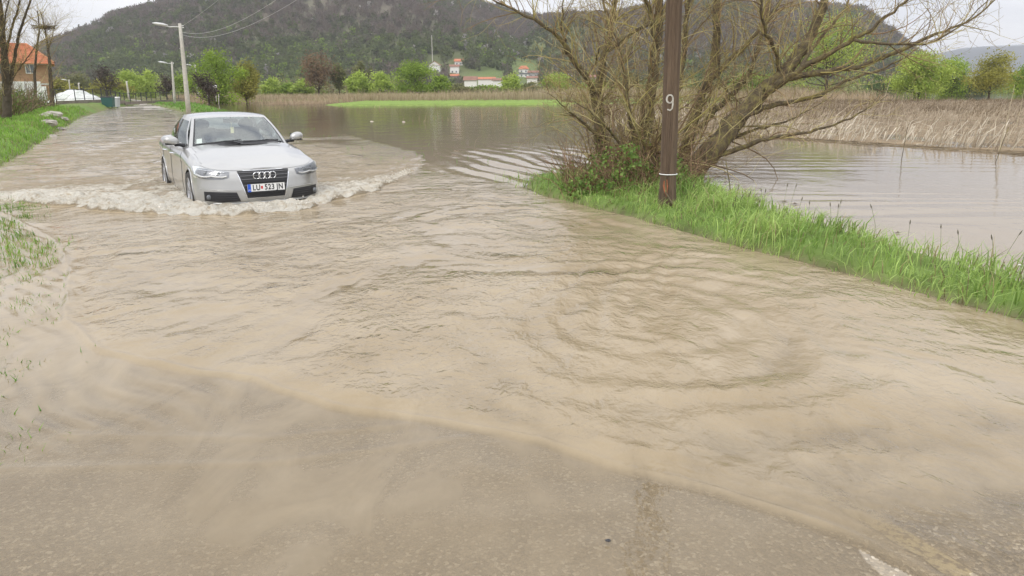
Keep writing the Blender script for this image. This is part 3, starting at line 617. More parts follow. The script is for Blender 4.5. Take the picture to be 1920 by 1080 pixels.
    for xx in (-.111, -.037, .037, .111):
        c = proj_front(xx, bz, .026); P = [c + np.array([.047 * math.cos(a), 0, .047 * math.sin(a)]) for a in np.linspace(0, 2 * math.pi, 25)]
        m_ = MB(); m_.tube(P, .0085, 7); m_.build('badge_ring', M['chrome'], gr, True)
    # number plate
    pc = proj_front(0, .425, .02); pm_ = MB(); pm_.box(pc + np.array([0, -.006, 0]), (.52, .012, .113)); plate = pm_.build('number_plate', M['white'], root)
    q = MB(); q.box(pc + np.array([-.237, -.0135, 0]), (.044, .004, .109)); q.build('blue_band', M['blue'], plate)
    q = MB(); q.box(pc + np.array([0, -.009, -.0605]), (.535, .012, .02)); q.box(pc + np.array([0, -.009, .059]), (.535, .012, .006)); q.build('plate_holder', M['black'], plate)
    q = MB(); q.box(pc + np.array([-.062, -.0135, .002]), (.026, .004, .04), taper=1.0); q.build('crest', M['redp'], plate)
    def text(s, x, size, m, z=0.0):
        cu = bpy.data.curves.new('t', 'FONT'); cu.body = s; cu.size = size; cu.align_x = 'CENTER'; cu.align_y = 'CENTER'; cu.extrude = .001; cu.space_character = 1.12; cu.offset = .0022
        ob = bpy.data.objects.new('t', cu); COL.objects.link(ob); bpy.context.view_layer.update()
        me = bpy.data.meshes.new_from_object(ob.evaluated_get(bpy.context.evaluated_depsgraph_get())); bpy.data.objects.remove(ob)
        me.materials.clear(); me.materials.append(m); me.transform(Matrix.Translation(tuple(pc + np.array([x, -.0145, z]))) @ Matrix.Rotation(math.pi / 2, 4, 'X') @ Matrix.Scale(.80, 4, (1, 0, 0)))
        t_ = bpy.data.objects.new('lettering', me); COL.objects.link(t_); t_.parent = plate
    text('LU', -.138, .108, M['ink']); text('523', .045, .108, M['ink']); text('JN', .19, .108, M['ink']); text('SRB', -.237, .022, M['white'], -.03)
    # headlights
    hl = strip('headlight', [(.46, .655), (.60, .675), (.75, .702), (.862, .722)], [(.475, .580), (.56, .558), (.74, .562), (.872, .590)], M['trim'], .004, 20, 7, mirror=True)
    strip('headlight_lens', [(.458, .657), (.60, .677), (.75, .704), (.863, .724)], [(.473, .578), (.56, .556), (.74, .560), (.873, .588)], M['lens'], .022, 20, 7, mirror=True)
    for h_, sg in zip(hl, (1, -1)):
        q = MB(); P = [proj_front(sg * a, b, .013) for a, b in ((.50, .597), (.56, .586), (.63, .590), (.685, .605), (.74, .596), (.80, .600), (.855, .625))]; q.tube(P, .013, 6); q.build('light_strip', M['galv'], h_, True)
        for a, b in ((.60, .632), (.75, .645)):
            q = MB(); ellipsoid(q, proj_front(sg * a, b, .002), (.034, .012, .028), 12, 7); q.build('projector_lens', M['projector'], h_, True)
        P = [proj_front(sg * a, b, .010) for a, b in ((.52, .645), (.60, .657), (.75, .678), (.85, .695))]; q = MB(); q.tube(P, .007, 5); q.build('reflector_trim', M['chrome'], h_, True)
    # lower intakes and fog lamps
    strip('intake', [(.40, .375), (.60, .385), (.80, .392)], [(.355, .245), (.60, .240), (.80, .262)], M['black'], .005, 16, 7, mirror=True)
    for sg in (1, -1):
        for zz in (.275, .305, .335, .362):
            q = MB(); q.tube([proj_front(sg * a, zz, .009) for a in np.linspace(.40, .68, 8)], .0035, 4); q.build('intake_slat', M['matt'], root)
        q = MB(); c = proj_front(sg * .745, .315, .012); ellipsoid(q, c, (.036, .018, .036), 14, 7); q.build('fog_lamp', M['projector'], root, True)
        q = MB(); q.tube([proj_front(sg * a, b, .003) for a, b in ((.34, .40), (.50, .408), (.68, .415), (.84, .425))], .007, 6); q.build('bumper_crease', M['silver'], root, True)
    q = MB(); q.tube([proj_front(a, .225, .012) for a in np.linspace(-.7, .7, 24)], .012, 6); q.build('front_lip', M['silver'], root, True)
    # greenhouse
    NS, NVv = 61, 15
    tv = np.linspace(0, 1, NVv)
    def seg(b, t_, bulge):
        b = np.array(b); t_ = np.array(t_); n_ = bulge
        return b[:, None] * (1 - tv)[None, :, None] + t_[:, None] * tv[None, :, None] + n_[:, None] * np.sin(tv * math.pi)[None, :, None]
    u = np.linspace(-1, 1, NS)
    fb = np.c_[u * .755, 1.22 + .34 * np.abs(u) ** 2.2, .985 - .055 * np.abs(u) ** 2.5]; ft = np.c_[u * .575, 2.06 + .10 * np.abs(u) ** 2, 1.385 - .022 * np.abs(u) ** 2.5]
    FW = seg(fb, ft, np.c_[0 * u, -.03 + 0 * u, .025 + 0 * u])
    rb = np.c_[u * .70, 4.12 - .22 * np.abs(u) ** 2.2, 1.035 - .02 * u ** 2]; rt = np.c_[u * .545, 3.38 - .10 * np.abs(u) ** 2, 1.385 - .025 * np.abs(u) ** 2.5]
    RW_ = seg(rb, rt, np.c_[0 * u, .03 + 0 * u, .03 + 0 * u])
    tl = np.linspace(0, 1, NS)
    lb = 1.56 + (3.90 - 1.56) * tl; lt = 2.16 + (3.28 - 2.16) * tl
    sbx = .755 + .055 * np.sin(tl * math.pi) - .055 * tl; stx = .575 + .035 * np.sin(tl * math.pi) - .03 * tl
    zb_ = np.interp(tl, [0, .3, 1], [.93, .945, 1.015]); zt_ = 1.363 + .03 * np.sin(tl * math.pi) - .003 * tl
    def part_from(G3, mask, name, m, flip=False, off=None, par=root):
        V = G3.reshape(-1, 3).copy(); F = grid_faces(G3.shape[0], G3.shape[1])
        f = F[mask.ravel()]
        if flip: f = f[:, ::-1]
        return mk(name, V, f, m, par, smooth=True)
    uc = (u[:-1] + u[1:]) / 2; vc = (tv[:-1] + tv[1:]) / 2
    UU, VV = np.meshgrid(uc, vc, indexing='ij')
    gl = (np.abs(UU) < .93) & (VV > .0) & (VV < .93); band = gl & ~((np.abs(UU) < .895) & (VV > .06) & (VV < .90))
    ws = part_from(FW, gl & ~band, 'windscreen', M['glass'], True); part_from(FW, band, 'windscreen_seal', M['black'], True); pil = part_from(FW, ~gl, 'windscreen_pillars', M['silver'], True)
    glr = (np.abs(UU) < .9) & (VV > .08) & (VV < .93); part_from(RW_, glr, 'rear_window', M['sglass']); part_from(RW_, ~glr, 'rear_pillars', M['silver'])
    for sg in (1, -1):
        b = np.c_[sg * sbx, lb, zb_]; t_ = np.c_[sg * stx, lt, zt_]
        SW = seg(b, t_, np.c_[sg * .03 + 0 * tl, 0 * tl, 0 * tl])
        TT, V2 = np.meshgrid((tl[:-1] + tl[1:]) / 2, vc, indexing='ij')
        lpos = (1.56 + 2.34 * TT) * (1 - V2) + (2.16 + 1.12 * TT) * V2
        w1 = (V2 > .06) & (V2 < .87) & (TT > .045) & (lpos < 2.60); w2 = (V2 > .06) & (V2 < .87) & (lpos > 2.68) & (TT < .86)
        bp_ = (V2 > .06) & (V2 < .87) & (lpos >= 2.60) & (lpos <= 2.68)
        part_from(SW, w1, 'side_window', M['sglass'], sg > 0); part_from(SW, w2, 'side_window', M['sglass'], sg > 0); part_from(SW, bp_, 'door_pillar', M['black'], sg > 0)
        part_from(SW, ~(w1 | w2 | bp_), 'window_frame', M['silver'], sg > 0)
        q = MB(); q.tube([b[i] + np.array([sg * .012, 0, .012]) for i in range(2, 56)], .007, 5); q.build('window_trim', M['chrome'], root, True)
        # belt shelf between body side and glass base
        xs_ = np.interp(lb, PL[(PL > .5) & (PL < 4.2)], X[(PL > .5) & (PL < 4.2), -1]); q = MB()
        V = np.stack([np.c_[sg * (xs_ + .004), lb, T_(lb)], np.c_[sg * sbx, lb, zb_ + .004]], 1).reshape(-1, 3); q.add(V, grid_faces(NS, 2)); q.build('belt_line', M['silver'], root, True)
        # door handles, seams
        for l_ in (2.40, 3.30):
            zc = .80; q = MB(); xx = W - .005
            q.tube([(sg * (xx - .012), l_ - .10, zc), (sg * (xx + .022), l_ - .07, zc + .004), (sg * (xx + .026), l_, zc + .006), (sg * (xx + .022), l_ + .07, zc + .004), (sg * (xx - .012), l_ + .10, zc)], .013, 7); q.build('door_handle', M['chrome'], root, True)
        for l_ in (1.50, 2.62, 3.52):
            P = []
            for zz in np.linspace(.24, .90, 14):
                lz = l_ + (.12 * max(0, zz - .6) if l_ < 2 else (.0 if l_ < 3 else .25 * (zz - .5)))
                h = bvh.ray_cast(Vector((sg * 3, lz, zz)), Vector((-sg, 0, 0)))
                if h[0] is not None: P.append(np.array(h[0]) + np.array([sg * .0006, 0, 0]))
            if len(P) > 3: q = MB(); q.tube(P, .0035, 4); q.build('door_seam', M['black'], root)
        # mirror
        m_ = MB(); a = np.array([sg * .80, 1.78, .985]); b2 = np.array([sg * .965, 1.74, 1.025])
        ellipsoid(m_, b2, (.112, .07, .078), 20, 14); V = m_.V[0]; V[:, 2] = np.maximum(V[:, 2], b2[2] - .042); back = V[:, 1] > b2[1] + .035; V[back, 1] = b2[1] + .035; V[:, 2] += (V[:, 0] - b2[0]) * sg * .15
        mir = m_.build('door_mirror', M['silver'], root, True)
        q = MB(); q.tube([a + np.array([-.03 * sg, 0, -.04]), a + np.array([.05 * sg, 0, -.022]), b2 + np.array([-.05 * sg, 0, -.055])], [.035, .026, .03], 8); q.box(b2 + np.array([0, .0, -.05]), (.18, .10, .012)); q.build('mirror_foot', M['black'], mir, True)
        q = MB(); q.box(b2 + np.array([0, .0372, .004]), (.19, .003, .11)); q.build('mirror_glass', M['sglass'], mir)
    # roof
    NU = 25; rows_ = []
    Ls = np.linspace(0, 1, 33)
    for s_ in Ls:
        xe_ = np.interp(s_, tl, stx); ll = 2.06 + (3.38 - 2.06) * s_; row = []
        for uu in np.linspace(-1, 1, NU):
            l0 = 2.06 + .10 * uu ** 2; l1 = 3.38 - .10 * uu ** 2; l_ = l0 + (l1 - l0) * s_
            ze = 1.363 + .03 * math.sin(s_ * math.pi); cz = 1.385 + .05 * math.sin(s_ * math.pi) ** .8
            row.append((uu * xe_, l_, ze + (cz - ze) * (1 - abs(uu) ** 2.6)))
        rows_.append(row)
    mk('roof', np.array(rows_).reshape(-1, 3), grid_faces(33, NU), M['silver'], root, smooth=True)
    # wipers, sticker, cowl, interior
    q = MB(); V = np.stack([np.c_[u * .73, fb[:, 1] - .09, fb[:, 2] - .012], np.c_[u * .75, fb[:, 1] + .01, fb[:, 2] + .002]], 1).reshape(-1, 3); q.add(V, grid_faces(NS, 2)); q.build('cowl', M['black'], root, True)
    for x0, x1 in ((-.62, -.02), (.0, .60)):
        q = MB(); q.tube([(x0 + (x1 - x0) * s_, 1.235 + .34 * abs((x0 + (x1 - x0) * s_) / .755) ** 2.2 + .01 + .05 * s_, 1.002 - .05 * abs((x0 + (x1 - x0) * s_) / .755) ** 2.5 + .03 * s_) for s_ in np.linspace(0, 1, 10)], .009, 5)
        q.tube([(x1 - .05, 1.15, .985), (x1 - .12, 1.24, 1.01), (x0 + .35, 1.28, 1.025)], [.015, .012, .008], 5); q.build('wiper', M['black'], root)
    def on_ws(u_, v_): i = int((u_ + 1) / 2 * (NS - 1)); j = int(v_ * (NVv - 1)); return FW[i, j]
    a, b_ = on_ws(-.84, .12), on_ws(-.74, .12); c_ = on_ws(-.84, .22); d_ = on_ws(-.74, .22); q = MB(); q.add([p + np.array([0, .006, -.004]) for p in (a, b_, d_, c_)], [[0, 1, 2, 3]]); q.build('windscreen_sticker', M['white'], root)
    q = MB(); q.box((0, 2.06, 1.30), (.22, .05, .065)); q.tube([(0, 2.05, 1.33), (0, 2.02, 1.37)], .012, 5); q.build('rear_view_mirror', M['matt'], root)
    q = MB(); q.tube([(0, 2.03, 1.28), (.005, 2.03, 1.19)], .003, 4); q.box((.005, 2.03, 1.15), (.05, .01, .10)); q.build('air_freshener', pm('air_freshener_card', (.75, .68, .35), rough=.6), root)
    q = MB(); q.box((0, 1.75, .86), (1.36, .55, .16)); q.box((.36, 1.98, .93), (.42, .2, .1)); q.build('dashboard', M['matt'], root)
    q = MB(); P = [(.36 + .18 * math.cos(a), 2.15 + .05 * math.sin(a), .93 + .17 * math.sin(a)) for a in np.linspace(0, 2 * math.pi, 21)]; q.tube(P, .014, 6); q.tube([(.20, 2.15, .93), (.52, 2.15, .93)], .015, 5); q.build('steering_wheel', M['matt'], root)
    for xx in (-.36, .36):
        q = MB(); q.box((xx, 2.62, .86), (.48, .16, .62), taper=.8); q.box((xx, 2.42, .55), (.50, .5, .16)); q.build('seat', M['seat'], root)
        q = MB(); ellipsoid(q, (xx, 2.66, 1.23), (.13, .05, .09), 10, 7); q.build('headrest', M['seat'], root, True)
    q = MB(); q.box((0, 3.45, .82), (1.25, .2, .5)); q.box((0, 3.75, 1.0), (1.2, .5, .03)); q.build('rear_seat', M['seat'], root)
    q = MB(); q.box((0, 2.5, .3), (1.5, 3.6, .08)); q.build('floor_pan', M['matt'], root)
    # wheels
    for sg in (1, -1):
        for wl in (.88, 3.69):
            wn = empty('wheel', (sg * .80, wl, .31)); wn.parent = root
            q = MB(); th2 = np.linspace(0, 2 * math.pi, 41); prof = [(-.11, .235), (-.115, .29), (-.09, .315), (0, .32), (.09, .315), (.115, .29), (.11, .235)]
            V = np.array([[(px_ * sg, r_ * math.cos(a), r_ * math.sin(a)) for px_, r_ in prof] for a in th2]).reshape(-1, 3); q.add(V, grid_faces(41, 7)); q.build('tyre', M['tyre'], wn, True)
            q = MB(); prof = [(.11, .238), (.095, .225), (.0, .215), (-.08, .215)]
            V = np.array([[(px_ * sg, r_ * math.cos(a), r_ * math.sin(a)) for px_, r_ in prof] for a in th2]).reshape(-1, 3); q.add(V, grid_faces(41, 4))
            for kk in range(10):
                a = kk * math.pi / 5; q.tube([(sg * .075, 0, 0), (sg * .09, .11 * math.cos(a), .11 * math.sin(a)), (sg * .085, .225 * math.cos(a), .225 * math.sin(a))], [.022, .014, .016], 6)
            ellipsoid(q, (sg * .085, 0, 0), (.02, .045, .045), 12, 6); q.build('rim', M['alloy'], wn, True)
            q = MB(); P = [(sg * (W - .006), wl + .355 * math.cos(a), .31 + .355 * math.sin(a)) for a in np.linspace(-.28, math.pi + .28, 40)]
            P = []
            for a in np.linspace(-.25, math.pi + .25, 44):
                h = bvh.find_nearest(Vector((sg * .93, wl + .362 * math.cos(a), .31 + .362 * math.sin(a)))); P.append(np.array(h[0]))
            q.tube(P, .011, 6); q.build('wheel_arch', M['silver'], root, True)
            q = MB(); V = []
            for a in np.linspace(-.2, math.pi + .2, 20):
                for xx in (.885, .55): V.append((sg * xx, wl + .37 * math.cos(a), .31 + .37 * math.sin(a)))
            q.add(V, grid_faces(20, 2)); q.build('arch_liner', M['matt'], root)
    return root
car = build_car()

# ------------------------------------------------------------------ splash droplets thrown up along the bow wave
mb = MB()
BW = np.array(BOW)[2:9]
seg_ = np.concatenate([[0], np.cumsum(np.hypot(*np.diff(BW, axis=0).T))])
for i in range(3800):
    s_ = rng.random() * seg_[-1]; px_ = np.interp(s_, seg_, BW[:, 0]); py_ = np.interp(s_, seg_, BW[:, 1])
    cl = vnoise(np.array([s_ * 2.3]), np.array([0.]), 5)[0]
    if rng.random() > .35 + cl * 1.2: continue
    a = rng.normal(.22, .16); hh = abs(rng.normal(0, .035)) + .05 + .04 * max(0, cl); r_ = .003 + .008 * rng.random() ** 3
    ellipsoid(mb, (px_ + rng.normal(0, .05), py_ + a, hh), (r_ * 1.5, r_, r_ * .9), 5, 4, nz=.15)
o = mb.build('splash', pm('splash_foam', (.74, .70, .61), rough=.35), smooth=True); tag(o, 'pale droplets and froth thrown up where the car pushes its bow wave', 'splash', kind='stuff')

# ------------------------------------------------------------------ vegetation generators
def blades(P, h, w, lean, col, bend=.5, dirs=None):
    """ribbon blades: P (n,3) roots, h heights, w widths, lean (n,2) tip offset as a share of height"""
    n = len(P); a = rng.random(n) * math.pi if dirs is None else dirs
    side = np.c_[np.cos(a), np.sin(a), np.zeros(n)] * w[:, None] / 2
    L3 = np.c_[lean, np.zeros(n)] * h[:, None]
    m1 = P + L3 * .22 + np.c_[np.zeros((n, 2)), h * .52]; zz = h * np.clip(1 - .35 * np.hypot(*lean.T) ** 1.5, .2, 1)
    tp = P + L3 + np.c_[np.zeros((n, 2)), zz]
    V = np.stack([P - side, P + side, m1 - side * .8, m1 + side * .8, tp], 1).reshape(-1, 3)
    b = np.arange(n)[:, None] * 5
    F = [np.concatenate([b + np.array([0, 1, 3]), b + np.array([0, 3, 2]), b + np.array([2, 3, 4])])]
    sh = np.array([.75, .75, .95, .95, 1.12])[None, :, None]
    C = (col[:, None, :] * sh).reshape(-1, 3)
    return V, F, C
def scatter(n, box, cond):
    x = rng.uniform(box[0], box[1], n); y = rng.uniform(box[2], box[3], n); k = cond(x, y); return x[k], y[k]
def tri_leaves(Cn, size, col, asp=.55, up=0.0):
    n = len(Cn); d = rng.normal(size=(n, 3)); d[:, 2] += up; d /= np.linalg.norm(d, axis=1)[:, None]; e = rng.normal(size=(n, 3)); e -= (e * d).sum(1)[:, None] * d; e /= np.linalg.norm(e, axis=1)[:, None]
    s = size[:, None] if np.ndim(size) else size
    V = np.stack([Cn - d * s, Cn + e * s * asp, Cn + d * s, Cn - e * s * asp], 1).reshape(-1, 3)
    F = np.arange(n * 4).reshape(-1, 4); return V, F, np.repeat(col, 4, axis=0)

# --- grass of the right verge
def dR(x, y): return pdist(x, y, RIGHT)[0]
def dL(x, y): return -pdist(x, y, LEFT)[0]
WV = lambda y: np.interp(y, [1, 5, 6, 8, 10.5, 12.5, 14.2, 15.5, 20, 30], [2.4, 1.6, 1.35, 1.7, 2.3, 3.0, 2.6, 1.1, .8, .8])
def verge_density(x, y):
    d = dR(x, y); w = WV(y)
    f = sst(-.05, .22, d + .16 * vnoise(x * 2.2, y * 2.2, 7)) * (1 - sst(w - .25, w + .1, d + .3 * vnoise(x * 2.5, y * 2.5, 8)))
    f = f * np.where(x > 1.0 + .0 * y, np.interp(y, [0, 13.6, 15], [1, .8, .1]), np.interp(y, [0, 10.6, 11.8, 13, 15, 17, 24], [1, 1, .45, .22, .08, .05, .03]))
    f = f * (.45 + .55 * sst(-.25, .15, vnoise(x * 3, y * 3, 9)))
    return f
def grass_set(name, n, box, dens, hf, label, cat, colA=(.11, .235, .03), colB=(.24, .41, .085), lean0=(.1, 0), wd=.006, dry=.12, sp=.45, zmin=-9):
    x, y = scatter(n, box, lambda x, y: rng.random(len(x)) < dens(x, y))
    z = np.maximum(Gall(x, y), zmin); k = z > -.16; x, y, z = x[k], y[k], z[k]; m = len(x)
    h = hf(x, y) * rng.uniform(.5, 1.25, m); cl = vnoise(x * 1.6, y * 1.6, 15) + .5
    le = rng.normal(0, sp, (m, 2)) + np.array(lean0) + .5 * np.c_[vnoise(x * .9, y * .9, 16), vnoise(x * .9, y * .9, 17)]
    t = np.clip(cl[:, None] + rng.normal(0, .25, (m, 1)), 0, 1); c = np.array(colA) * (1 - t) + np.array(colB) * t
    dr_ = rng.random(m) < dry; c[dr_] = np.array([.34, .29, .14]) * rng.uniform(.6, 1.1, (dr_.sum(), 1))
    wv = wd * rng.uniform(.6, 1.4, m) * (1 + y / 30)
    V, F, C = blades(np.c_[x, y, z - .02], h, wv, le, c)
    o = mk(name, V, F, M['grass'], col=C); tag(o, label, cat, kind='stuff'); return o
bump_h = lambda x, y: .20 + .22 * vnoise(x * 1.5, y * 1.5, 18) + .06 * sst(.2, 1.2, dR(x, y))
grass_set('verge_grass', 210000, (-7.5, 6.6, 1.6, 24), verge_density, bump_h, 'lush green grass on the narrow bank beside the flooded road', 'grass', colA=(.17, .29, .055), colB=(.42, .56, .16), lean0=(.25, 0), wd=.0085, sp=.6)
# --- grass of the left bank
def left_density(x, y):
    d = dL(x, y); return sst(.0, .35, d + .25 * vnoise(x * 1.4, y * 1.4, 33)) * np.interp(y, [13, 13.8], [0, 1]) * np.clip(1 - y / 75, .15, 1) * (x / y > -.78)
grass_set('left_bank_grass', 260000, (-46, -8.5, 13, 62), left_density, lambda x, y: .15 + .10 * vnoise(x * .8, y * .8, 34) + .002 * y, 'bright short grass on the bank left of the flooded road', 'grass', colA=(.15, .29, .035), colB=(.30, .50, .08), wd=.011)
# --- sparse tufts standing in the shallow water at the left edge
def tuft_density(x, y):
    d = dL(x, y); n = vnoise(x * 2.6, y * 2.6, 35) + .5 * vnoise(x * 6, y * 6, 36)
    return sst(-.05, .12, n + .30 * sst(-.45, .1, d) - .12) * sst(-.6, -.15, d) * (1 - sst(.8, 1.5, d))
grass_set('shallow_water_tufts', 42000, (-9.6, -2.0, 3.0, 12.5), tuft_density, lambda x, y: .07 + 0 * x + .05 * (y > 7), 'sparse green tufts poking through the shallow water at the left road edge', 'grass', zmin=-.03, colA=(.07, .2, .02), colB=(.2, .36, .03), wd=.006)
# --- grass round the far end of the verge, by the first lamp post
def far_density(x, y):
    d = dR(x, y); return sst(.0, .5, d) * (1 - sst(2.0, 5.5, d)) * np.interp(y, [43, 47, 90], [0, 1, .5])
grass_set('far_verge_grass', 45000, (-52, -14, 43, 110), far_density, lambda x, y: .24 + 0 * x, 'patch of green grass round the foot of the leaning lamp post', 'grass', wd=.022)
# tufts half drowned in the field left of the willows
def drown(x, y): return sst(.22, .38, vnoise(x * .9, y * .5, 44) + .3 * vnoise(x * 4, y * 4, 45)) * (dR(x, y) > .2) * (y < 80) * .5
x, y = scatter(30000, (-24, -1, 20, 78), lambda x, y: rng.random(len(x)) < drown(x, y) * sst(7, 2, np.abs(dR(x, y)) + (y > 50) * -4)) if False else scatter(26000, (-26, 2, 17, 80), lambda x, y: rng.random(len(x)) < drown(x, y) * (1 - sst(1.5, 4.0, dR(x, y))))
m = len(x); V, F, C = blades(np.c_[x, y, np.full(m, -.05)], rng.uniform(.07, .2, m), .014 + 0 * x, rng.normal(0, .5, (m, 2)), np.array([.10, .24, .03]) * rng.uniform(.7, 1.4, (m, 1)))
tag(mk('drowned_grass', V, F, M['grass'], col=C), 'thin drowned grass tips standing out of the brown water by the road edge', 'grass', kind='stuff')
# pale emergent stems in the flooded field
x, y = scatter(2600, (-34, 8, 22, 84), lambda x, y: (rng.random(len(x)) < sst(.1, .4, vnoise(x * .22, y * .12, 46))) & (dR(x, y) > 1.5)); m = len(x)
V, F, C = blades(np.c_[x, y, np.full(m, -.1)], rng.uniform(.25, .8, m), .010 + .0004 * y, rng.normal(0, .18, (m, 2)), np.array([.36, .29, .18]) * rng.uniform(.6, 1.2, (m, 1)))
tag(mk('emergent_stems', V, F, M['straw'], col=C), 'thin dry stems sticking out of the flooded field', 'stems', kind='stuff')
# --- reed bed to the right
def reed(n, box, hlo, hhi, wd, leanm, name, label, dens, c0=(.52, .44, .33), c1=(.24, .185, .125)):
    x, y = scatter(n, box, lambda x, y: (rng.random(len(x)) < dens(x, y)) & (x / y < .92)); m = len(x); z = Gall(x, y)
    t = np.clip(rng.random(m) * .7 + .8 * vnoise(x * .25, y * .25, 55) + .5 * vnoise(x * .07, y * .07, 54) + .006 * (y - 20), 0, 1)[:, None]; c = np.array(c0) * (1 - t) + np.array(c1) * t
    le = rng.normal(0, .55, (m, 2)) + np.array(leanm) + 1.0 * np.c_[vnoise(x * .5, y * .5, 56), vnoise(x * .5, y * .5, 57)]
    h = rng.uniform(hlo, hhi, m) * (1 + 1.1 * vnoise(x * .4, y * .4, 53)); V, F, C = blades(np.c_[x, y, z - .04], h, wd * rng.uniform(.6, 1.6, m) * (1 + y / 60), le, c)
    return tag(mk(name, V, F, M['straw'], col=C), label, 'reeds', kind='stuff')
reed(85000, (3.5, 75, 9, 80), .2, .95, .012, (.6, -.1), 'reed_bed', 'pale broken reeds leaning over beyond the calm water on the right', lambda x, y: reedmask(x, y) * (dR(x, y) > 3) * np.clip(1.15 - y / 75, .15, 1) * (.5 + .5 * sst(-.3, .2, vnoise(x * .6, y * .6, 58))))
reed(26000, (3.5, 40, 9, 42), .4, 1.2, .020, (.85, -.2), 'bent_reeds', 'tall whitish bent reed stalks at the front of the reed bed', lambda x, y: reedmask(x, y) * (dR(x, y) > 3) * (1 - sst(2.5, 14, y - np.interp(x, [4, 7.07, 9.37, 11.15, 12.57, 16, 30], [34, 28.7, 24.6, 21.4, 18.5, 15, 10]))) * (.15 + .85 * sst(-.1, .25, vnoise(x * .8, y * .8, 59))), c0=(.74, .67, .55), c1=(.45, .37, .26))
reed(42000, (3.5, 120, 40, 110), .15, .5, .03, (.3, 0), 'brown_sedge', 'low brown sedge on the wet ground behind the reeds', lambda x, y: reedmask(x, y) * .8, c0=(.26, .20, .12), c1=(.15, .11, .07))
# floating reed litter along the reed bed's edge
mb = MB()
for i in range(420):
    xx = rng.uniform(5, 18); yy = float(np.interp(xx, [4, 7.07, 9.37, 11.15, 12.57, 16, 30], [34, 28.7, 24.6, 21.4, 18.5, 15, 10])) + rng.normal(-.1, .3); a = rng.normal(-.6, .35); L_ = rng.uniform(.2, .9); 
    g = .28 * rng.uniform(.35, 1.2); mb.tube([(xx, yy, .008 + .03 * rng.random()), (xx + math.cos(a) * L_ / 2, yy + math.sin(a) * L_ / 2, .02 + .03 * rng.random()), (xx + math.cos(a) * L_, yy + math.sin(a) * L_, .012)], .007, 3, (g, g * .78, g * .5))
tag(mb.build('reed_litter', M['straw']), 'drift line of dead stems floating in front of the reed bed', 'litter', kind='stuff')
# a few tall reeds
for px_, y0, y1, dx in ((1640, 250, 142, 22), (1905, 240, 170, 6), (1873, 285, 165, 14), (1680, 262, 205, -4)):
    b0 = at(px_, y0, .02); s = b0[1] / 1400; mb = MB(); h = (y0 - y1) * s; mb.tube([b0, b0 + np.array([dx * s * .5, 0, h * .6]), b0 + np.array([dx * s, 0.1, h])], [.012, .009, .004], 4, (.5, .43, .3))
    o = mb.build('tall_reed', M['straw']); tag(o, {1640: 'tall pale reed rising beyond the willow\'s long lowest limb', 1905: 'tall thin reed at the right edge of the photo', 1873: 'tall slanting reed in the front of the bed near the right edge', 1680: 'short upright reed at the edge of the reed bed'}[px_], 'reed')

# --- far reed strips behind the meadow
x, y = scatter(60000, (-130, 60, 104, 190), lambda x, y: rng.random(len(x)) < sst(112, 122, y + 10 * vnoise(x * .05, y * .03, 61) + .10 * x) * (1 - sst(150, 185, y)) * (dR(x, y) > 6)); m = len(x)
t = rng.random((m, 1)); c = np.array([.48, .385, .27]) * (1 - t) + np.array([.30, .23, .14]) * t
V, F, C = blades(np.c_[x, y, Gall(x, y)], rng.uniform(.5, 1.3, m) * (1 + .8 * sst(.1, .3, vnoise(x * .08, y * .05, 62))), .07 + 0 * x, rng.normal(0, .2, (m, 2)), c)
tag(mk('far_reed_strip', V, F, M['straw'], col=C), 'pale tan strip of reeds behind the bright green meadow', 'reeds', kind='stuff')
x, y = scatter(12000, (-60, -16, 102, 135), lambda x, y: rng.random(len(x)) < sst(-.1, .2, vnoise(x * .1, y * .08, 63)) * (dR(x, y) > 5) * (x < -.19 * y)); m = len(x)
t = rng.random((m, 1)); c = np.array([.48, .38, .27]) * (1 - t) + np.array([.30, .23, .15]) * t
V, F, C = blades(np.c_[x, y, np.maximum(Gall(x, y), -.05)], rng.uniform(.25, .7, m), .05 + 0 * x, rng.normal(0, .3, (m, 2)), c)
k_ = tag(mk('bank_scrub', V, F, M['straw'], col=C), 'low brown scrub on the wet ground behind the car', 'scrub', kind='stuff')

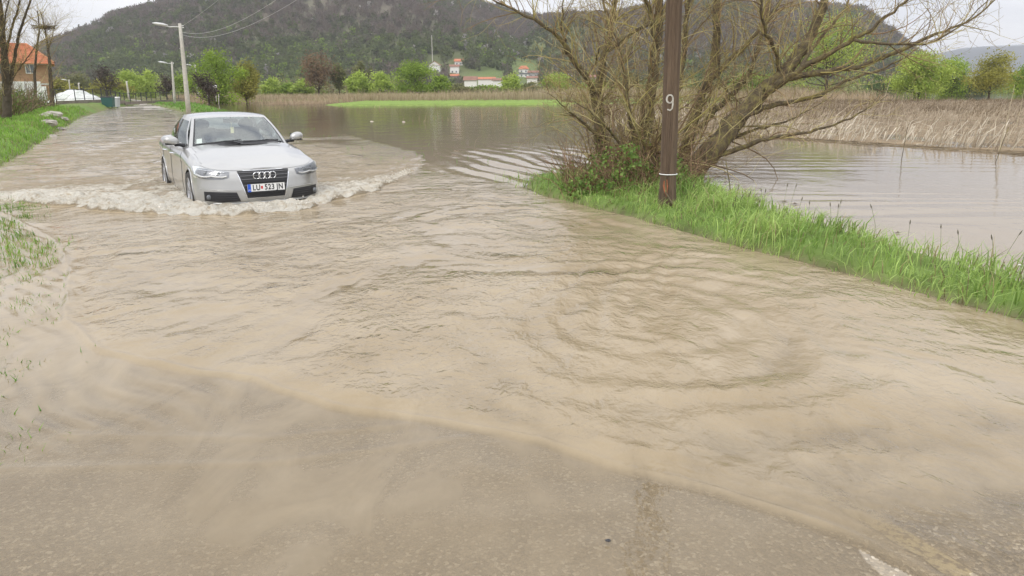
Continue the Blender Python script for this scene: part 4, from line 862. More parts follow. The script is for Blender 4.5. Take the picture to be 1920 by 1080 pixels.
# --- forest on the hill (one mass)
HAM = [(800, 832, 110, 138), (840, 864, 120, 146), (848, 874, 106, 128), (866, 950, 138, 165), (962, 1014, 120, 158)]
def forest():
    n = 19000; u = rng.uniform(-.80, .80, n); Y = 432 + 520 * rng.random(n) ** .8; x = u * Y; z = hill_h(x, Y); ok = z > 1.5
    uu = x / Y; pxx = 960 + uu / .967 * 1400
    yb_ = 170 - (z - 1.6) / Y * 1400; yt_ = 170 - (z + 9 - 1.6) / Y * 1400
    for p0, p1, q0, q1 in HAM: ok &= ~((pxx > p0) & (pxx < p1) & (Y < 565) & (yt_ < q1 - .35 * (q1 - q0)) & (yb_ > q0))
    x, Y, z = x[ok], Y[ok], z[ok]; n = len(x)
    z = z - .5; elv = z / np.maximum(np.maximum(ridge(x / Y), .01) * 900, 10)
    sp = fbm(x / 70, Y / 70, 3, 71) + rng.normal(0, .18, n) - .55 * (elv - .28)
    green = sp > .14; dkg = (~green) & (sp > -.06); blossom = (rng.random(n) < .005 + .04 * (u[ok] > -.1) * (elv < .6) * (sp > 0)) ; R = rng.uniform(2.6, 4.8, n); H = rng.uniform(6, 10, n)
    base = np.where(green[:, None], np.array([.125, .150, .062]), np.where(dkg[:, None], np.array([.122, .126, .074]), np.array([.172, .142, .118])))
    base = base * rng.uniform(.85, 1.18, (n, 1)) + rng.normal(0, .003, (n, 3)); 
    lime = green & (elv < .35) & (rng.random(n) < .12); base[lime] = np.array([.20, .27, .06]) * rng.uniform(.8, 1.2, (lime.sum(), 1)); base[blossom] = np.array([.40, .375, .345]) * rng.uniform(.6, 1.1, (blossom.sum(), 1))
    R[blossom] *= .8; base = np.clip(base, .01, 1); K = 34
    d = rng.normal(size=(n, K, 3)); d /= np.linalg.norm(d, axis=2)[..., None]; rr = rng.random((n, K, 1)) ** .6; c = d * rr * np.stack([R, R, H * .42], -1)[:, None]
    C = np.stack([x, Y, z], -1)[:, None] + np.array([0, 0, 1.]) * (H * .58)[:, None, None] + c
    C = C.reshape(-1, 3); colr = (base[:, None] * rng.uniform(.85, 1.15, (n, K, 1))).reshape(-1, 3)
    bare = np.repeat(~green & ~dkg & ~blossom, K); size = np.where(bare, .95, 1.0) * rng.uniform(.7, 1.3, n * K)
    dd = rng.normal(size=(n * K, 3)); dd[bare, 2] *= 2.5; dd /= np.linalg.norm(dd, axis=1)[:, None]; e = rng.normal(size=(n * K, 3)); e -= (e * dd).sum(1)[:, None] * dd; e /= np.linalg.norm(e, axis=1)[:, None]
    L_ = np.where(bare, 1.7, 1.0)[:, None] * size[:, None]; Wd = np.where(bare, .32, .8)[:, None] * size[:, None]
    V = np.stack([C - dd * L_, C + e * Wd, C + dd * L_, C - e * Wd], 1).reshape(-1, 3); F = np.arange(len(V)).reshape(-1, 4); cc = np.repeat(colr, 4, axis=0)
    o = mk('hill_forest', V, F, M['forest'], col=cc); tag(o, 'mass of bare brown and budding green trees covering the hillside with a few in white blossom', 'forest', kind='stuff')
forest()
#PART3
# ------------------------------------------------------------------ trees one can tell apart
def branch_curve(p, d, L, n=6, wander=.18, trop=.1):
    P = [np.array(p, float)]; d = np.array(d, float); d /= np.linalg.norm(d)
    for i in range(n):
        d = d + rng.normal(0, wander, 3) + np.array([0, 0, trop]); d /= np.linalg.norm(d); P.append(P[-1] + d * L / n)
    return np.array(P)
def tree(name, px, Y, top, wpx, label, cat='tree', kind='green', group=None, trunk=.18, dens=1.0, base_y=None, bushy=False, size=None, cl=None):
    """px column, Y distance, top = pixel row of the crown's top, wpx crown width in pixels"""
    b = ground_at(px, Y); s = Y / 1400; H = atY(px, top, Y)[2] - b[2]; Wd = wpx * s * 1.03
    root = empty(name, b); tag(root, label, cat, group)
    cols = dict(green=((.15, .23, .035), (.33, .45, .06)), lime=((.26, .36, .06), (.46, .56, .12)), brown=((.17, .115, .07), (.30, .20, .12)), olive=((.14, .15, .06), (.25, .25, .10)), dark=((.07, .11, .04), (.13, .19, .06)), gold=((.22, .22, .05), (.40, .38, .08)), white=((.36, .33, .30), (.5, .47, .43)), bare=((.07, .055, .045), (.12, .095, .075)))[kind]
    z0 = H * (.02 if bushy else .22); cz = (z0 + H) / 2; rz = (H - z0) / 2
    # limbs
    tb = MB(); tr = branch_curve((0, 0, -.15), (rng.normal(0, .06), 0, 1), H * .62, 7, .05, .1); tb.tube(tr, np.linspace(trunk * H / 9, trunk * H / 28, 8), 6, (.075, .06, .045)); tb.build('trunk', M['wood'], root, True)
    nc_ = cl or int(26 * (1 + .4 * (kind in ('lime', 'green')))); cen = []; lb = MB()
    while len(cen) < nc_:
        q = rng.normal(size=3); q /= np.linalg.norm(q); q *= rng.random() ** .4
        c = np.array([q[0] * Wd / 2 * 1.02, q[1] * Wd / 2 * .95, cz + q[2] * rz * .96])
        if c[2] < z0 + .1 and not bushy: continue
        c[:2] *= np.interp((c[2] - z0) / (H - z0), [0, .35, .7, 1], [.8, 1.05, .95, .55]); cen.append(c)
    for c in cen:
        k = min(7, max(1, int(c[2] / (H * .62) * 5))); a = tr[k]; mid = (a + c) / 2 + rng.normal(0, .04 * H, 3) - np.array([0, 0, .03 * H]); lb.tube([a, mid, c, c + (c - a) * .15], np.array([.018, .012, .007, .003]) * H * .45, 4, (.085, .068, .05))
        if kind in ('bare', 'brown', 'gold', 'olive'):
            for j in range(14):
                v = rng.normal(size=3) * np.array([1, 1, .8]) + np.array([0, 0, .7]); v /= np.linalg.norm(v); st = mid + (c - mid) * rng.random(); e = st + v * rng.uniform(.10, .2) * H; lb.tube([st, (st + e) / 2 + rng.normal(0, .01 * H, 3), e], np.array([.0035, .0025, .0012]) * H, 3, np.array(cols[0]) * .9)
    lb.build('branches', M['wood'], root)
    K = int(105 * dens * (2 if Y < 130 else 1)); cen = np.array(cen); sz = size or max(.10, Y * .00115)
    d = rng.normal(size=(nc_, K, 3)); C = cen[:, None] + d * np.array([Wd * .095, Wd * .095, H * .075]) * rng.uniform(.7, 1.3, (nc_, 1, 1))
    tone = rng.random((nc_, 1, 1)) * .7 + rng.random((nc_, K, 1)) * .3; col = np.array(cols[0]) * (1 - tone) + np.array(cols[1]) * tone
    C = C.reshape(-1, 3); C = C[:]; V, F, cc = tri_leaves(C, sz * rng.uniform(.6, 1.4, len(C)), col.reshape(-1, 3), .6, .3)
    mk('crown', V, F, M['leaf'], root, cc); return root
TG = 'trees along the edge of the flood plain'
for a in (
 ('green_tree', 412, 116, 99, 92, 'tall bright green tree behind the leaning lamp post', 'green', .2, 1.5),
 ('green_tree', 462, 124, 118, 46, 'smaller yellow-green tree just right of the tallest green one', 'gold', .15, 1.3),
 ('bare_tree', 389, 92, 128, 46, 'dark leafless little tree with a white board beside it', 'bare', .3, .25),
 ('brown_tree', 597, 196, 93, 60, 'tallest reddish brown tree standing alone in the middle distance', 'brown', .2, .9),
 ('willow_bush', 509, 205, 147, 30, 'small round pale green willow left of the reddish brown tree', 'lime', .15, 1),
 ('willow_bush', 545, 212, 155, 34, 'low green bush between the small round willow and the brown tree', 'green', .12, 1),
 ('willow_bush', 571, 205, 149, 36, 'pale green bush touching the left foot of the tall brown tree', 'lime', .12, 1),
 ('slender_tree', 637, 200, 122, 30, 'narrow olive tree just right of the tall brown tree', 'olive', .2, .8),
 ('grey_green_tree', 680, 235, 112, 36, 'thin grey-green tree behind the light green willow bushes', 'olive', .2, .7),
 ('willow_bush', 676, 190, 138, 40, 'soft light green willow bush left of the yellowish one', 'lime', .12, 1.2),
 ('willow_bush', 712, 196, 138, 44, 'yellowish green willow bush nearest the round dark-limbed willow', 'lime', .12, 1.1),
 ('round_willow', 781, 186, 115, 66, 'large round green willow with dark limbs in front of the hamlet', 'green', .35, 1.6),
 ('willow_bush', 823, 200, 140, 36, 'green bush touching the right side of the round willow', 'green', .12, 1.),
 ('brown_bush', 862, 215, 158, 44, 'mixed brown and green scrub below the two upper white houses', 'olive', .1, .9),
 ('green_bush', 915, 235, 160, 60, 'long low green hedge-like bush below the orange-roofed row', 'green', .08, 1.1),
 ('round_bush', 958, 205, 139, 38, 'rounded yellow-green tree right of the white hamlet houses', 'lime', .15, 1.3),
 ('olive_bush', 1000, 222, 152, 50, 'olive scrub below the terraced houses', 'olive', .1, .9),
 ('willow_bush', 1045, 190, 138, 50, 'light green willow bush seen through the left willow trunk', 'lime', .12, 1.2),
 ('green_bush', 1110, 215, 150, 60, 'green bush behind the fork of the slender willow', 'green', .1, 1.1),
 ('olive_bush', 1175, 200, 140, 60, 'olive bush behind the tangle left of the numbered pole', 'olive', .1, 1.),
 ('green_bush', 1330, 210, 130, 80, 'dark green bush behind the crossing willow limbs', 'dark', .1, 1.),
 ('green_bush', 1410, 220, 135, 80, 'mid green bush behind the right willow limbs', 'green', .1, 1.),
 ('lime_tree', 1548, 152, 30, 130, 'tall bright yellow-green tree standing behind the leaning willow limb', 'lime', .2, 2.6),
 ('dark_bush', 1655, 190, 140, 60, 'dark green shrub between the tall lime tree and the bright pair', 'dark', .1, 1.),
 ('lime_tree', 1722, 128, 96, 86, 'rounded bright green tree in the reed bed, left of the lamp-green pair', 'lime', .12, 2.2),
 ('green_tree', 1783, 150, 100, 60, 'green tree touching the right of the rounded bright green one', 'green', .12, 1.6),
 ('gold_tree', 1856, 118, 100, 84, 'golden green budding tree with a dark stem near the right edge', 'gold', .22, 1.2),
 ('green_tree', 1925, 140, 118, 56, 'green tree cut by the right edge of the photo', 'green', .15, 1.4),
 ('dark_bush', 1815, 190, 150, 60, 'dark low bush between the bright green and golden trees', 'dark', .1, 1.),
 ('green_tree', 205, 175, 147, 66, 'low yellow-green tree above the dark rubbish bins', 'gold', .12, 1.2),
 ('green_tree', 242, 190, 134, 52, 'green willow with flat top left of the second lamp post', 'lime', .14, 1.3),
 ('green_tree', 275, 200, 133, 46, 'green willow nearest the left of the second lamp post', 'lime', .14, 1.3),
 ('bare_tree', 203, 150, 122, 44, 'leafless grey-brown tree rising above the rubbish bins', 'bare', .25, .25),
 ('bare_tree', 313, 150, 140, 36, 'leafless brown tree beside the second lamp post', 'bare', .25, .3),
 ('green_tree', 350, 210, 138, 34, 'green bush seen between the two nearest lamp posts', 'green', .14, 1.1),
 ('pale_tree', 148, 230, 138, 46, 'pale budding tree behind the white plastic heap', 'olive', .14, .9),
 ('green_bush', 118, 190, 148, 40, 'yellowish green bush right of the brick house', 'gold', .12, 1.2),
): tree(a[0], a[1], a[2], a[3], a[4], a[5], 'bush' if 'bush' in a[0] else 'tree', a[6], TG if a[2] > 180 else None, a[7], a[8], bushy=('bush' in a[0] or a[6] == 'lime' or a[6] == 'green'))
# low hedge mass filling the foot of the hill
n = 3000; u = rng.uniform(-.75, .8, n); Y = rng.uniform(225, 450, n); x = u * Y; R = rng.uniform(1.5, 3.8, n); H = rng.uniform(2.5, 8.0, n) * (.75 + vnoise(x * .03, Y * .02, 84)); K = 34
vis = (u > (795 - 960) / 1400 * .967) & (u < (1020 - 960) / 1400 * .967); H = np.where(vis, np.minimum(H, 2.6), H); R = np.where(vis, R * .6, R)
t = np.clip(vnoise(x * .02, Y * .02, 81)[:, None] + .5 + rng.normal(0, .3, (n, 1)), 0, 1); base = np.array([.20, .165, .09]) * (1 - t) + np.array([.22, .30, .07]) * t
d = rng.normal(size=(n, K, 3)); d /= np.linalg.norm(d, axis=2)[..., None]; C = (np.stack([x, Y, G(x, Y) + H * .5], -1)[:, None] + d * rng.random((n, K, 1)) ** .4 * np.stack([R, R, H * .5], -1)[:, None]).reshape(-1, 3)
V, F, cc = tri_leaves(C, .42 * rng.uniform(.6, 1.4, n * K), (base[:, None] * rng.uniform(.7, 1.3, (n, K, 1))).reshape(-1, 3), .7)
tag(mk('valley_scrub', V, F, M['leaf'], col=cc), 'unbroken belt of scrub and young trees along the foot of the hill', 'scrub', kind='stuff')

# ------------------------------------------------------------------ the willows on the verge
def px_path(pts, Y, dY=0.0, jit=.0):
    n = len(pts); out = []
    for i, p in enumerate(pts): out.append(atY(p[0], p[1], Y + dY * i / (n - 1) + jit * math.sin(i * 1.7)))
    P = np.array(out); s = np.concatenate([[0], np.cumsum(np.linalg.norm(np.diff(P, axis=0), axis=1))]); m = max(8, int(s[-1] / .13))
    q = np.linspace(0, s[-1], m); Q = np.c_[np.interp(q, s, P[:, 0]), np.interp(q, s, P[:, 1]), np.interp(q, s, P[:, 2])]
    for _ in range(3): Q[1:-1] = (Q[:-2] + 2 * Q[1:-1] + Q[2:]) / 4
    Q[1:-1] += rng.normal(0, .012, Q[1:-1].shape); return Q
TW = [np.array([.30, .22, .12]), np.array([.36, .31, .12]), np.array([.20, .14, .085]), np.array([.44, .38, .19])]
def twig_col(): return TW[rng.integers(4)] * rng.uniform(.7, 1.25)
def sprout(mb, P, r, n, L0, gen=0, up=.05, bias=None, k=3):
    """side shoots off the polyline P with radii r"""
    m = len(P)
    for _ in range(n):
        i = rng.integers(int(m * .12) + 1, m); T = P[min(i + 1, m - 1)] - P[i - 1]; T /= np.linalg.norm(T) + 1e-9
        d = rng.normal(size=3); d -= (d @ T) * T; d /= np.linalg.norm(d); d = d * rng.uniform(.5, 1.1) + T * rng.uniform(.3, 1.0) + np.array([0, 0, .25])
        if bias is not None: d = d + bias
        L = L0 * rng.uniform(.45, 1.3); rr = max(.0042, min(r[i] * .5, L * .010 + .0015)) if gen == 0 else .0032
        st = P[i]; d /= np.linalg.norm(d); ns = 7 if L > .5 else 4; Q = [st]; curl = rng.normal(0, .10, 3)
        for j in range(ns):
            d = d + rng.normal(0, .10, 3) + curl + np.array([0, 0, up if j < ns * .6 else up - .10]); d /= np.linalg.norm(d); Q.append(Q[-1] + d * L / ns)
        Q = np.array(Q); rq = np.linspace(rr, max(rr * .3, .0016), ns + 1); mb.tube(Q, rq, 4 if rr > .006 else k, twig_col())
        if gen < 2 and L > .3: sprout(mb, Q, rq, 4 if gen == 0 else 2, L * .62, gen + 1, up, None)
def limb(root, pts, Y, dY, r0, r1, n_sp, L0, name='branch', up=.05, jit=.1, bias=None, k=9, tw=None):
    P = px_path(pts, Y, dY, jit); r = r0 + (r1 - r0) * np.linspace(0, 1, len(P)) ** .8; r = r * (1 + .06 * np.sin(np.arange(len(P)) * 1.3) + rng.normal(0, .03, len(P)))
    mb = MB(); loc = np.array(root.location); mb.tube(P - loc, r, k, cap=True); mb.build(name, M['bark'], root, True)
    if n_sp: n_sp = max(1, int(n_sp * .95)); sprout(tw, P - loc, r, n_sp, L0, 0, up, bias)
def mk_willow(base, label):
    r = empty('willow_tree', base); tag(r, label, 'tree', 'willows on the verge beside the numbered pole'); return r
# main leaning willow
w = mk_willow((3.25, 13.8, .05), 'large mossy willow leaning right over the calm water'); tw = MB(); Yw = 13.8
main = [(1278, 352), (1292, 328), (1318, 300), (1345, 272), (1375, 231), (1416, 184), (1459, 146), (1490, 118), (1512, 84), (1532, 42), (1550, -5), (1560, -70)]
limb(w, main, Yw - .15, .7, .25, .05, 60, 1.1, 'trunk', k=12, tw=tw)
limb(w, [(1436, 172), (1470, 150), (1510, 138), (1560, 132), (1605, 128), (1650, 112), (1700, 88), (1745, 66), (1800, 48), (1850, 20), (1885, -20)], Yw, -.6, .072, .008, 30, .9, up=.03, tw=tw)
limb(w, [(1452, 162), (1500, 130), (1550, 102), (1600, 76), (1640, 50), (1670, 24), (1705, 0), (1735, -40)], Yw, -1.1, .07, .010, 26, .9, tw=tw)
limb(w, [(1603, 75), (1650, 80), (1700, 86), (1738, 84), (1780, 62), (1820, 38), (1850, 5), (1862, -30)], Yw - .9, -.3, .028, .006, 26, .8, tw=tw)
limb(w, [(1385, 222), (1430, 205), (1475, 190), (1530, 183), (1590, 150), (1660, 128), (1712, 96)], Yw, .5, .06, .012, 20, .7, tw=tw)
limb(w, [(1318, 304), (1350, 290), (1400, 274), (1440, 258), (1480, 254), (1530, 246), (1590, 226), (1630, 200), (1665, 178)], Yw, -1.0, .06, .005, 26, .55, up=.02, tw=tw)
limb(w, [(1335, 285), (1370, 262), (1420, 240), (1470, 232), (1520, 205), (1560, 180)], Yw, .9, .04, .005, 18, .6, tw=tw)
limb(w, [(1276, 345), (1282, 300), (1292, 250), (1305, 205), (1325, 160), (1340, 110), (1345, 60), (1342, 0), (1345, -70)], Yw + .5, .8, .14, .05, 56, 1.1, tw=tw)
limb(w, [(1330, 150), (1362, 118), (1400, 85), (1440, 40), (1470, -10), (1490, -60)], Yw + .7, .6, .06, .02, 34, 1.0, tw=tw)
limb(w, [(1290, 262), (1335, 215), (1375, 175), (1410, 130), (1425, 80), (1440, 30), (1448, -40)], Yw + .2, 1.3, .065, .03, 42, 1.0, tw=tw)
limb(w, [(1300, 225), (1345, 150), (1372, 180), (1400, 205)], Yw + .4, .1, .03, .012, 8, .7, tw=tw)
limb(w, [(1350, 100), (1345, 130), (1352, 160), (1380, 190)], Yw - .2, .1, .022, .008, 6, .5, tw=tw)
limb(w, [(1470, 150), (1462, 110), (1440, 70), (1425, 30), (1430, -30)], Yw + .2, -.7, .05, .02, 34, .9, tw=tw)
limb(w, [(1500, 130), (1520, 90), (1560, 50), (1590, 10), (1600, -50)], Yw, 1, .04, .015, 26, .9, tw=tw)
sprout(tw, px_path([(1280, 300), (1300, 260), (1360, 250), (1400, 220)], Yw, .5) - np.array(w.location), np.full(60, .05), 16, 1.25, 0, .07)
o = tw.build('twigs', M['wood'], w); tag(o, kind='stuff')
# upright willow behind the pole
w = mk_willow((2.45, 13.4, .05), 'upright many-stemmed willow stump directly behind the numbered pole'); tw = MB(); Yw = 13.4
limb(w, [(1205, 372), (1204, 345), (1206, 315), (1203, 288)], Yw, 0, .24, .26, 60, 1.1, 'trunk', k=12, tw=tw)
limb(w, [(1206, 300), (1210, 250), (1216, 200), (1224, 150), (1231, 90), (1238, 20), (1236, -60)], Yw, .3, .13, .06, 60, 1.1, tw=tw)
limb(w, [(1231, 80), (1222, 30), (1210, 0), (1196, -50)], Yw + .1, -.4, .05, .02, 16, .9, tw=tw)
limb(w, [(1228, 40), (1195, 55), (1165, 75), (1142, 96)], Yw, -.2, .03, .02, 12, .8, tw=tw)
limb(w, [(1200, 300), (1190, 260), (1180, 215), (1176, 170), (1168, 110), (1150, 60)], Yw - .3, -.3, .06, .01, 40, .9, tw=tw)
limb(w, [(1208, 300), (1240, 250), (1262, 205), (1275, 150), (1285, 80), (1290, 0), (1300, -60)], Yw + .3, .6, .08, .03, 46, 1.0, tw=tw)
limb(w, [(1195, 305), (1165, 275), (1140, 240), (1100, 200), (1075, 190)], Yw - .3, -.8, .04, .006, 24, .7, tw=tw)
sprout(tw, px_path([(1150, 310), (1190, 290), (1235, 290), (1262, 305)], Yw, .2) - np.array(w.location), np.full(60, .05), 30, 1.15, 0, .10)
sprout(tw, px_path([(1195, 290), (1215, 280), (1230, 285)], Yw, -.4) - np.array(w.location), np.full(60, .05), 26, 1.5, 0, .05)
o = tw.build('twigs', M['wood'], w); tag(o, kind='stuff')
# slender willow on the left
w = mk_willow((1.68, 13.6, .0), 'slender leftmost willow forking into two curved limbs'); tw = MB(); Yw = 13.6
limb(w, [(1138, 356), (1132, 318), (1128, 285), (1124, 240), (1121, 196)], Yw, 0, .115, .10, 34, .8, 'trunk', k=11, tw=tw)
limb(w, [(1123, 215), (1114, 180), (1102, 148), (1080, 118), (1062, 92), (1050, 68), (1015, 42), (975, 24), (940, 8), (905, -14)], Yw, -.9, .072, .010, 46, .9, tw=tw)
limb(w, [(1062, 92), (1054, 60), (1052, 25), (1058, -20)], Yw - .3, -.2, .022, .008, 20, .7, tw=tw)
limb(w, [(1058, 100), (1060, 82), (1057, 72)], Yw - .35, 0, .045, .030, 0, .5, 'dead_stub', tw=tw)
limb(w, [(1122, 205), (1120, 165), (1128, 120), (1138, 92), (1143, 55), (1149, 15), (1158, -50)], Yw, .5, .082, .035, 54, .9, tw=tw)
limb(w, [(1144, 45), (1135, 15), (1126, -30)], Yw + .3, 0, .03, .015, 10, .7, tw=tw)
limb(w, [(1138, 96), (1165, 78), (1195, 60), (1225, 35), (1250, 5)], Yw + .3, .6, .035, .015, 24, .8, tw=tw)
limb(w, [(1098, 148), (1112, 128), (1121, 108), (1123, 90)], Yw, -.3, .02, .012, 3, .4, 'dead_stub', tw=tw)
limb(w, [(1126, 262), (1100, 238), (1075, 212), (1052, 200), (1030, 176)], Yw - .2, -.7, .034, .006, 24, .5, tw=tw)
limb(w, [(1124, 250), (1108, 215), (1095, 180), (1080, 150)], Yw, .6, .028, .006, 26, .7, tw=tw)
limb(w, [(1124, 200), (1145, 170), (1160, 130), (1178, 100)], Yw, .3, .026, .006, 24, .7, tw=tw)
sprout(tw, px_path([(1100, 320), (1125, 300), (1150, 310)], Yw, .2) - np.array(w.location), np.full(60, .03), 45, 1.0, 0, .10)
o = tw.build('twigs', M['wood'], w); tag(o, kind='stuff')
# brambles and ivy at the willows' feet
bm = empty('bramble_thicket', (1.9, 12.4, .05)); tag(bm, 'tangle of leafy brambles and dead stems round the willow feet and pole', 'brambles', kind='stuff')
sm = MB(); loc = np.array(bm.location)
for i in range(900):
    px_ = rng.uniform(1060, 1310); Yq = rng.uniform(11.2, 14.2); b0 = at(px_, 350, 0); b0 = np.array([(px_ - 960) / 1400 * .967 * Yq * 1.02, Yq, .03]); 
    Q = branch_curve(b0 - loc, (rng.normal(0, .5), rng.normal(0, .5), 1), rng.uniform(.3, 1.1), 6, .22, -.06); sm.tube(Q, np.linspace(.006, .002, 7), 3, np.array([.20, .13, .08]) * rng.uniform(.5, 1.5))
sm.build('bramble_stems', M['wood'], bm)
n = 17000; px_ = rng.normal(1185, 75, n); Yq = rng.uniform(10.9, 13.9, n); X = (px_ - 960) / 1400 * .987 * Yq; hh = rng.random(n) ** 1.3 * (.48 + .9 * vnoise(X * 2.2, Yq * 2.2, 66)) * np.exp(-((px_ - 1180) / 120) ** 4)
k = (vnoise(X * 5, hh * 9 + Yq * 2, 67) > .0) & (px_ > 1050) & (px_ < 1325) & (dR(X, Yq) > .25); C = np.c_[X, Yq, .05 + hh][k] - loc; t = rng.random((len(C), 1)); V, F, cc = tri_leaves(C, .022 * rng.uniform(.6, 1.6, len(C)), np.array([.08, .15, .03]) * (1 - t) + np.array([.24, .34, .08]) * t, .75, .6)
brn = rng.random(len(C)) < .22; cc[np.repeat(brn, 4)] = np.array([.16, .09, .05]); mk('bramble_leaves', V, F, M['leaf'], bm, cc)

# ------------------------------------------------------------------ the numbered pole
pb = at(1251, 388, .08); pole = empty('utility_pole', pb); tag(pole, 'brown weathered wooden utility pole with a painted white 9', 'pole')
ax = np.array([-.012, .0, 1.0]); HP = 7.2; nP = 40; ks = 28
mb = MB(); zz = np.linspace(-.3, HP, nP); rr = np.interp(zz, [-.3, 0, .25, 1, HP], [.145, .128, .108, .104, .088])
th = np.linspace(0, 2 * math.pi, ks, endpoint=False); V = np.stack([[(a * 1.0 + r_ * (1 + .025 * math.sin(5 * t_ + z_ * .3) + .012 * math.sin(11 * t_)) * math.cos(t_), r_ * (1 + .02 * math.sin(4 * t_)) * math.sin(t_), z_) for t_ in th] for z_, r_, a in zip(zz, rr, zz * ax[0])]).reshape(-1, 3)
i = np.arange(nP - 1)[:, None] * ks + np.arange(ks)[None]; j = np.arange(nP - 1)[:, None] * ks + (np.arange(ks)[None] + 1) % ks
mb.add(V, np.stack([i, j, j + ks, i + ks], -1).reshape(-1, 4)); shaft = mb.build('shaft', M['polewood'], pole, True)
def pole_pt(x, z, off=.0, R=None):     # point on the shaft's camera side at lateral offset x
    r_ = np.interp(z, [-.3, 0, .25, 1, HP], [.145, .128, .108, .104, .088]) * 1.035 + off; return np.array([ax[0] * z + x, -math.sqrt(max(r_ * r_ - x * x, 0)), z])
zb = 1.6 - (333 - 170) / 1400 * pb[1] * 1.0 - pb[2] + .06
mb = MB(); P = [np.array([ax[0] * .45 + (.114) * math.cos(a), .114 * math.sin(a), .44]) for a in np.linspace(0, 2 * math.pi, 29)]; mb.tube(P, .007, 6); mb.build('white_band', M['white'], pole, True)
z9 = 1.36; strk = []
for a in np.linspace(0, 2 * math.pi, 17): strk.append((.038 * math.sin(a) - .035, z9 + .045 + .05 * math.cos(a)))
tail = [(.003, z9 + .045), (.003, z9 - .02), (-.004, z9 - .075), (-.03, z9 - .098), (-.06, z9 - .085)]
def ribbon(pts, w, m, name):
    pts = np.array(pts); T = np.gradient(pts, axis=0); T /= np.linalg.norm(T, axis=1)[:, None] + 1e-9; Nn = np.c_[-T[:, 1], T[:, 0]]
    V = []
    for p, n_ in zip(pts, Nn):
        for s_ in (-1, 1): q = p + n_ * s_ * w / 2; V.append(pole_pt(q[0], q[1], .006))
    return V, grid_faces(len(pts), 2)
mb = MB(); mb.add(*ribbon(strk, .020, None, '')); mb.add(*ribbon(tail, .020, None, '')); mb.build('painted_number', pm('number_paint', (.55, .53, .47), (.36, .33, .28), 30, .7), pole)
mb = MB(); mb.add([pole_pt(x, z, .006) for x, z in ((-.075, .36), (-.035, .38), (-.02, .30), (-.035, .15), (-.065, .20), (-.085, .30))], [[0, 1, 2, 3, 4, 5]]); mb.build('orange_paint_mark', pm('orange_mark', (.42, .13, .05), (.2, .09, .055), 18, .8), pole)
mb = MB(); mb.tube([pole_pt(-.06, .42, .01), pole_pt(-.05, .2, .02), np.array([.06, -.25, .02]), np.array([.22, -.35, -.1])], .011, 5); 
o = mb.build('leaning_stick', M['bark'], None); o.location = tuple(pb); tag(o, 'thin dead stick leaning against the foot of the numbered pole', 'stick')
for k_, zc in enumerate((6.4, 6.75)):
    mb = MB(); mb.box((ax[0] * 6.5, -.0, zc), (1.1 - .3 * k_, .09, .11)); cb = mb.build('cross_arm', M['polewood'], pole)
    for xx in (-.45 + .15 * k_, .45 - .15 * k_):
        mb = MB(); mb.tube([(ax[0] * 6.5 + xx, 0, zc + .05), (ax[0] * 6.5 + xx, 0, zc + .10), (ax[0] * 6.5 + xx, 0, zc + .17)], [.015, .04, .03], 8, cap=True); mb.build('insulator', M['white'], cb, True)

# ------------------------------------------------------------------ street lamps
def lamp(px_b, y_b, px_t, y_t, arm_px, label, Y=None, r=.11, cat='street lamp', arm=True):
    if Y is None: Y = at(px_b, y_b, 0.1)[1]
    b = atY(px_b, y_b, Y); b[2] = g1(b[0], Y) - .05; t = atY(px_t, y_t, Y); root = empty('street_lamp' if arm else 'utility_pole', b); tag(root, label, cat, 'pale concrete poles along the road' if arm else None)
    v = t - b; mb = MB(); mb.tube([v * 0, v * .25, v * .5, v * .75, v], np.linspace(r * 1.25, r * .75, 5), 10, cap=True); mb.build('pole', M['concrete'], root, True)
    if arm:
        s = Y / 1400; tip = v + np.array([(arm_px - px_t) * s, -.2, .02]); hh = v * .985
        mb = MB(); mb.tube([v * .965, v * .965 + (tip - v) * .55 + np.array([0, 0, -.02]), tip * 1.0 + np.array([0, 0, -.14])], r * .28, 6); mb.build('arm', M['galv'], root, True)
        mb = MB(); d = (tip - v); d /= np.linalg.norm(d); c = tip + np.array([0, 0, -.10]); mb.tube([c - d * .45 + np.array([0, 0, -.06]), c - d * .1, c + d * .35 + np.array([0, 0, .06]), c + d * .6 + np.array([0, 0, .1])], [.06, .11, .10, .03], 8, cap=True); mb.build('lamp_head', M['galv'], root, True)
    mb = MB()
    for q in (.955, .975): mb.tube([v * q + np.array([r, 0, 0]), v * q + np.array([r + .12, -.05, .02])], .035, 6, cap=True)
    mb.build('insulator', M['white'], root, True)
    return b + v
t1 = lamp(354, 213, 337, 44, 306, 'nearest pale street lamp leaning left behind the car', r=.15)
t2 = lamp(328, 198, 322, 116, 308, 'second street lamp, just left of the leaning nearest one', r=.13)
lamp(373, 185, 365, 121, 356, 'street lamp right of the nearest one, beside the bare little tree', Y=150, r=.17)
lamp(385, 184, 378, 153, 371, 'small far street lamp half hidden by the bare little tree', Y=215, r=.17)
lamp(407, 186, 403, 151, 395, 'small far street lamp in front of the tall bright green tree', Y=200, r=.17)
lamp(241, 176, 237, 152, 0, 'short pale post left of the green willows behind the bins', Y=170, r=.2, cat='pole', arm=False)
lamp(149, 172, 147, 155, 0, 'short pale post just behind the white heap', Y=150, r=.16, cat='pole', arm=False)
lamp(131, 172, 129, 149, 122, 'far street lamp beside the right wall of the brick house', Y=160, r=.12)
lamp(331, 188, 813, 80, 0, '', Y=700) if False else None
hp = hit(811, 118, 430); 
if hp is not None:
    root = empty('utility_pole', hp); tag(root, 'tall pale pole standing on the wooded slope above the white houses', 'pole'); mb = MB(); mb.tube([(0, 0, 0), (0, 0, 18)], [.35, .25], 6); mb.build('pole', M['concrete'], root)
p9 = pb + np.array([ax[0] * 6.5, 0, 6.6])
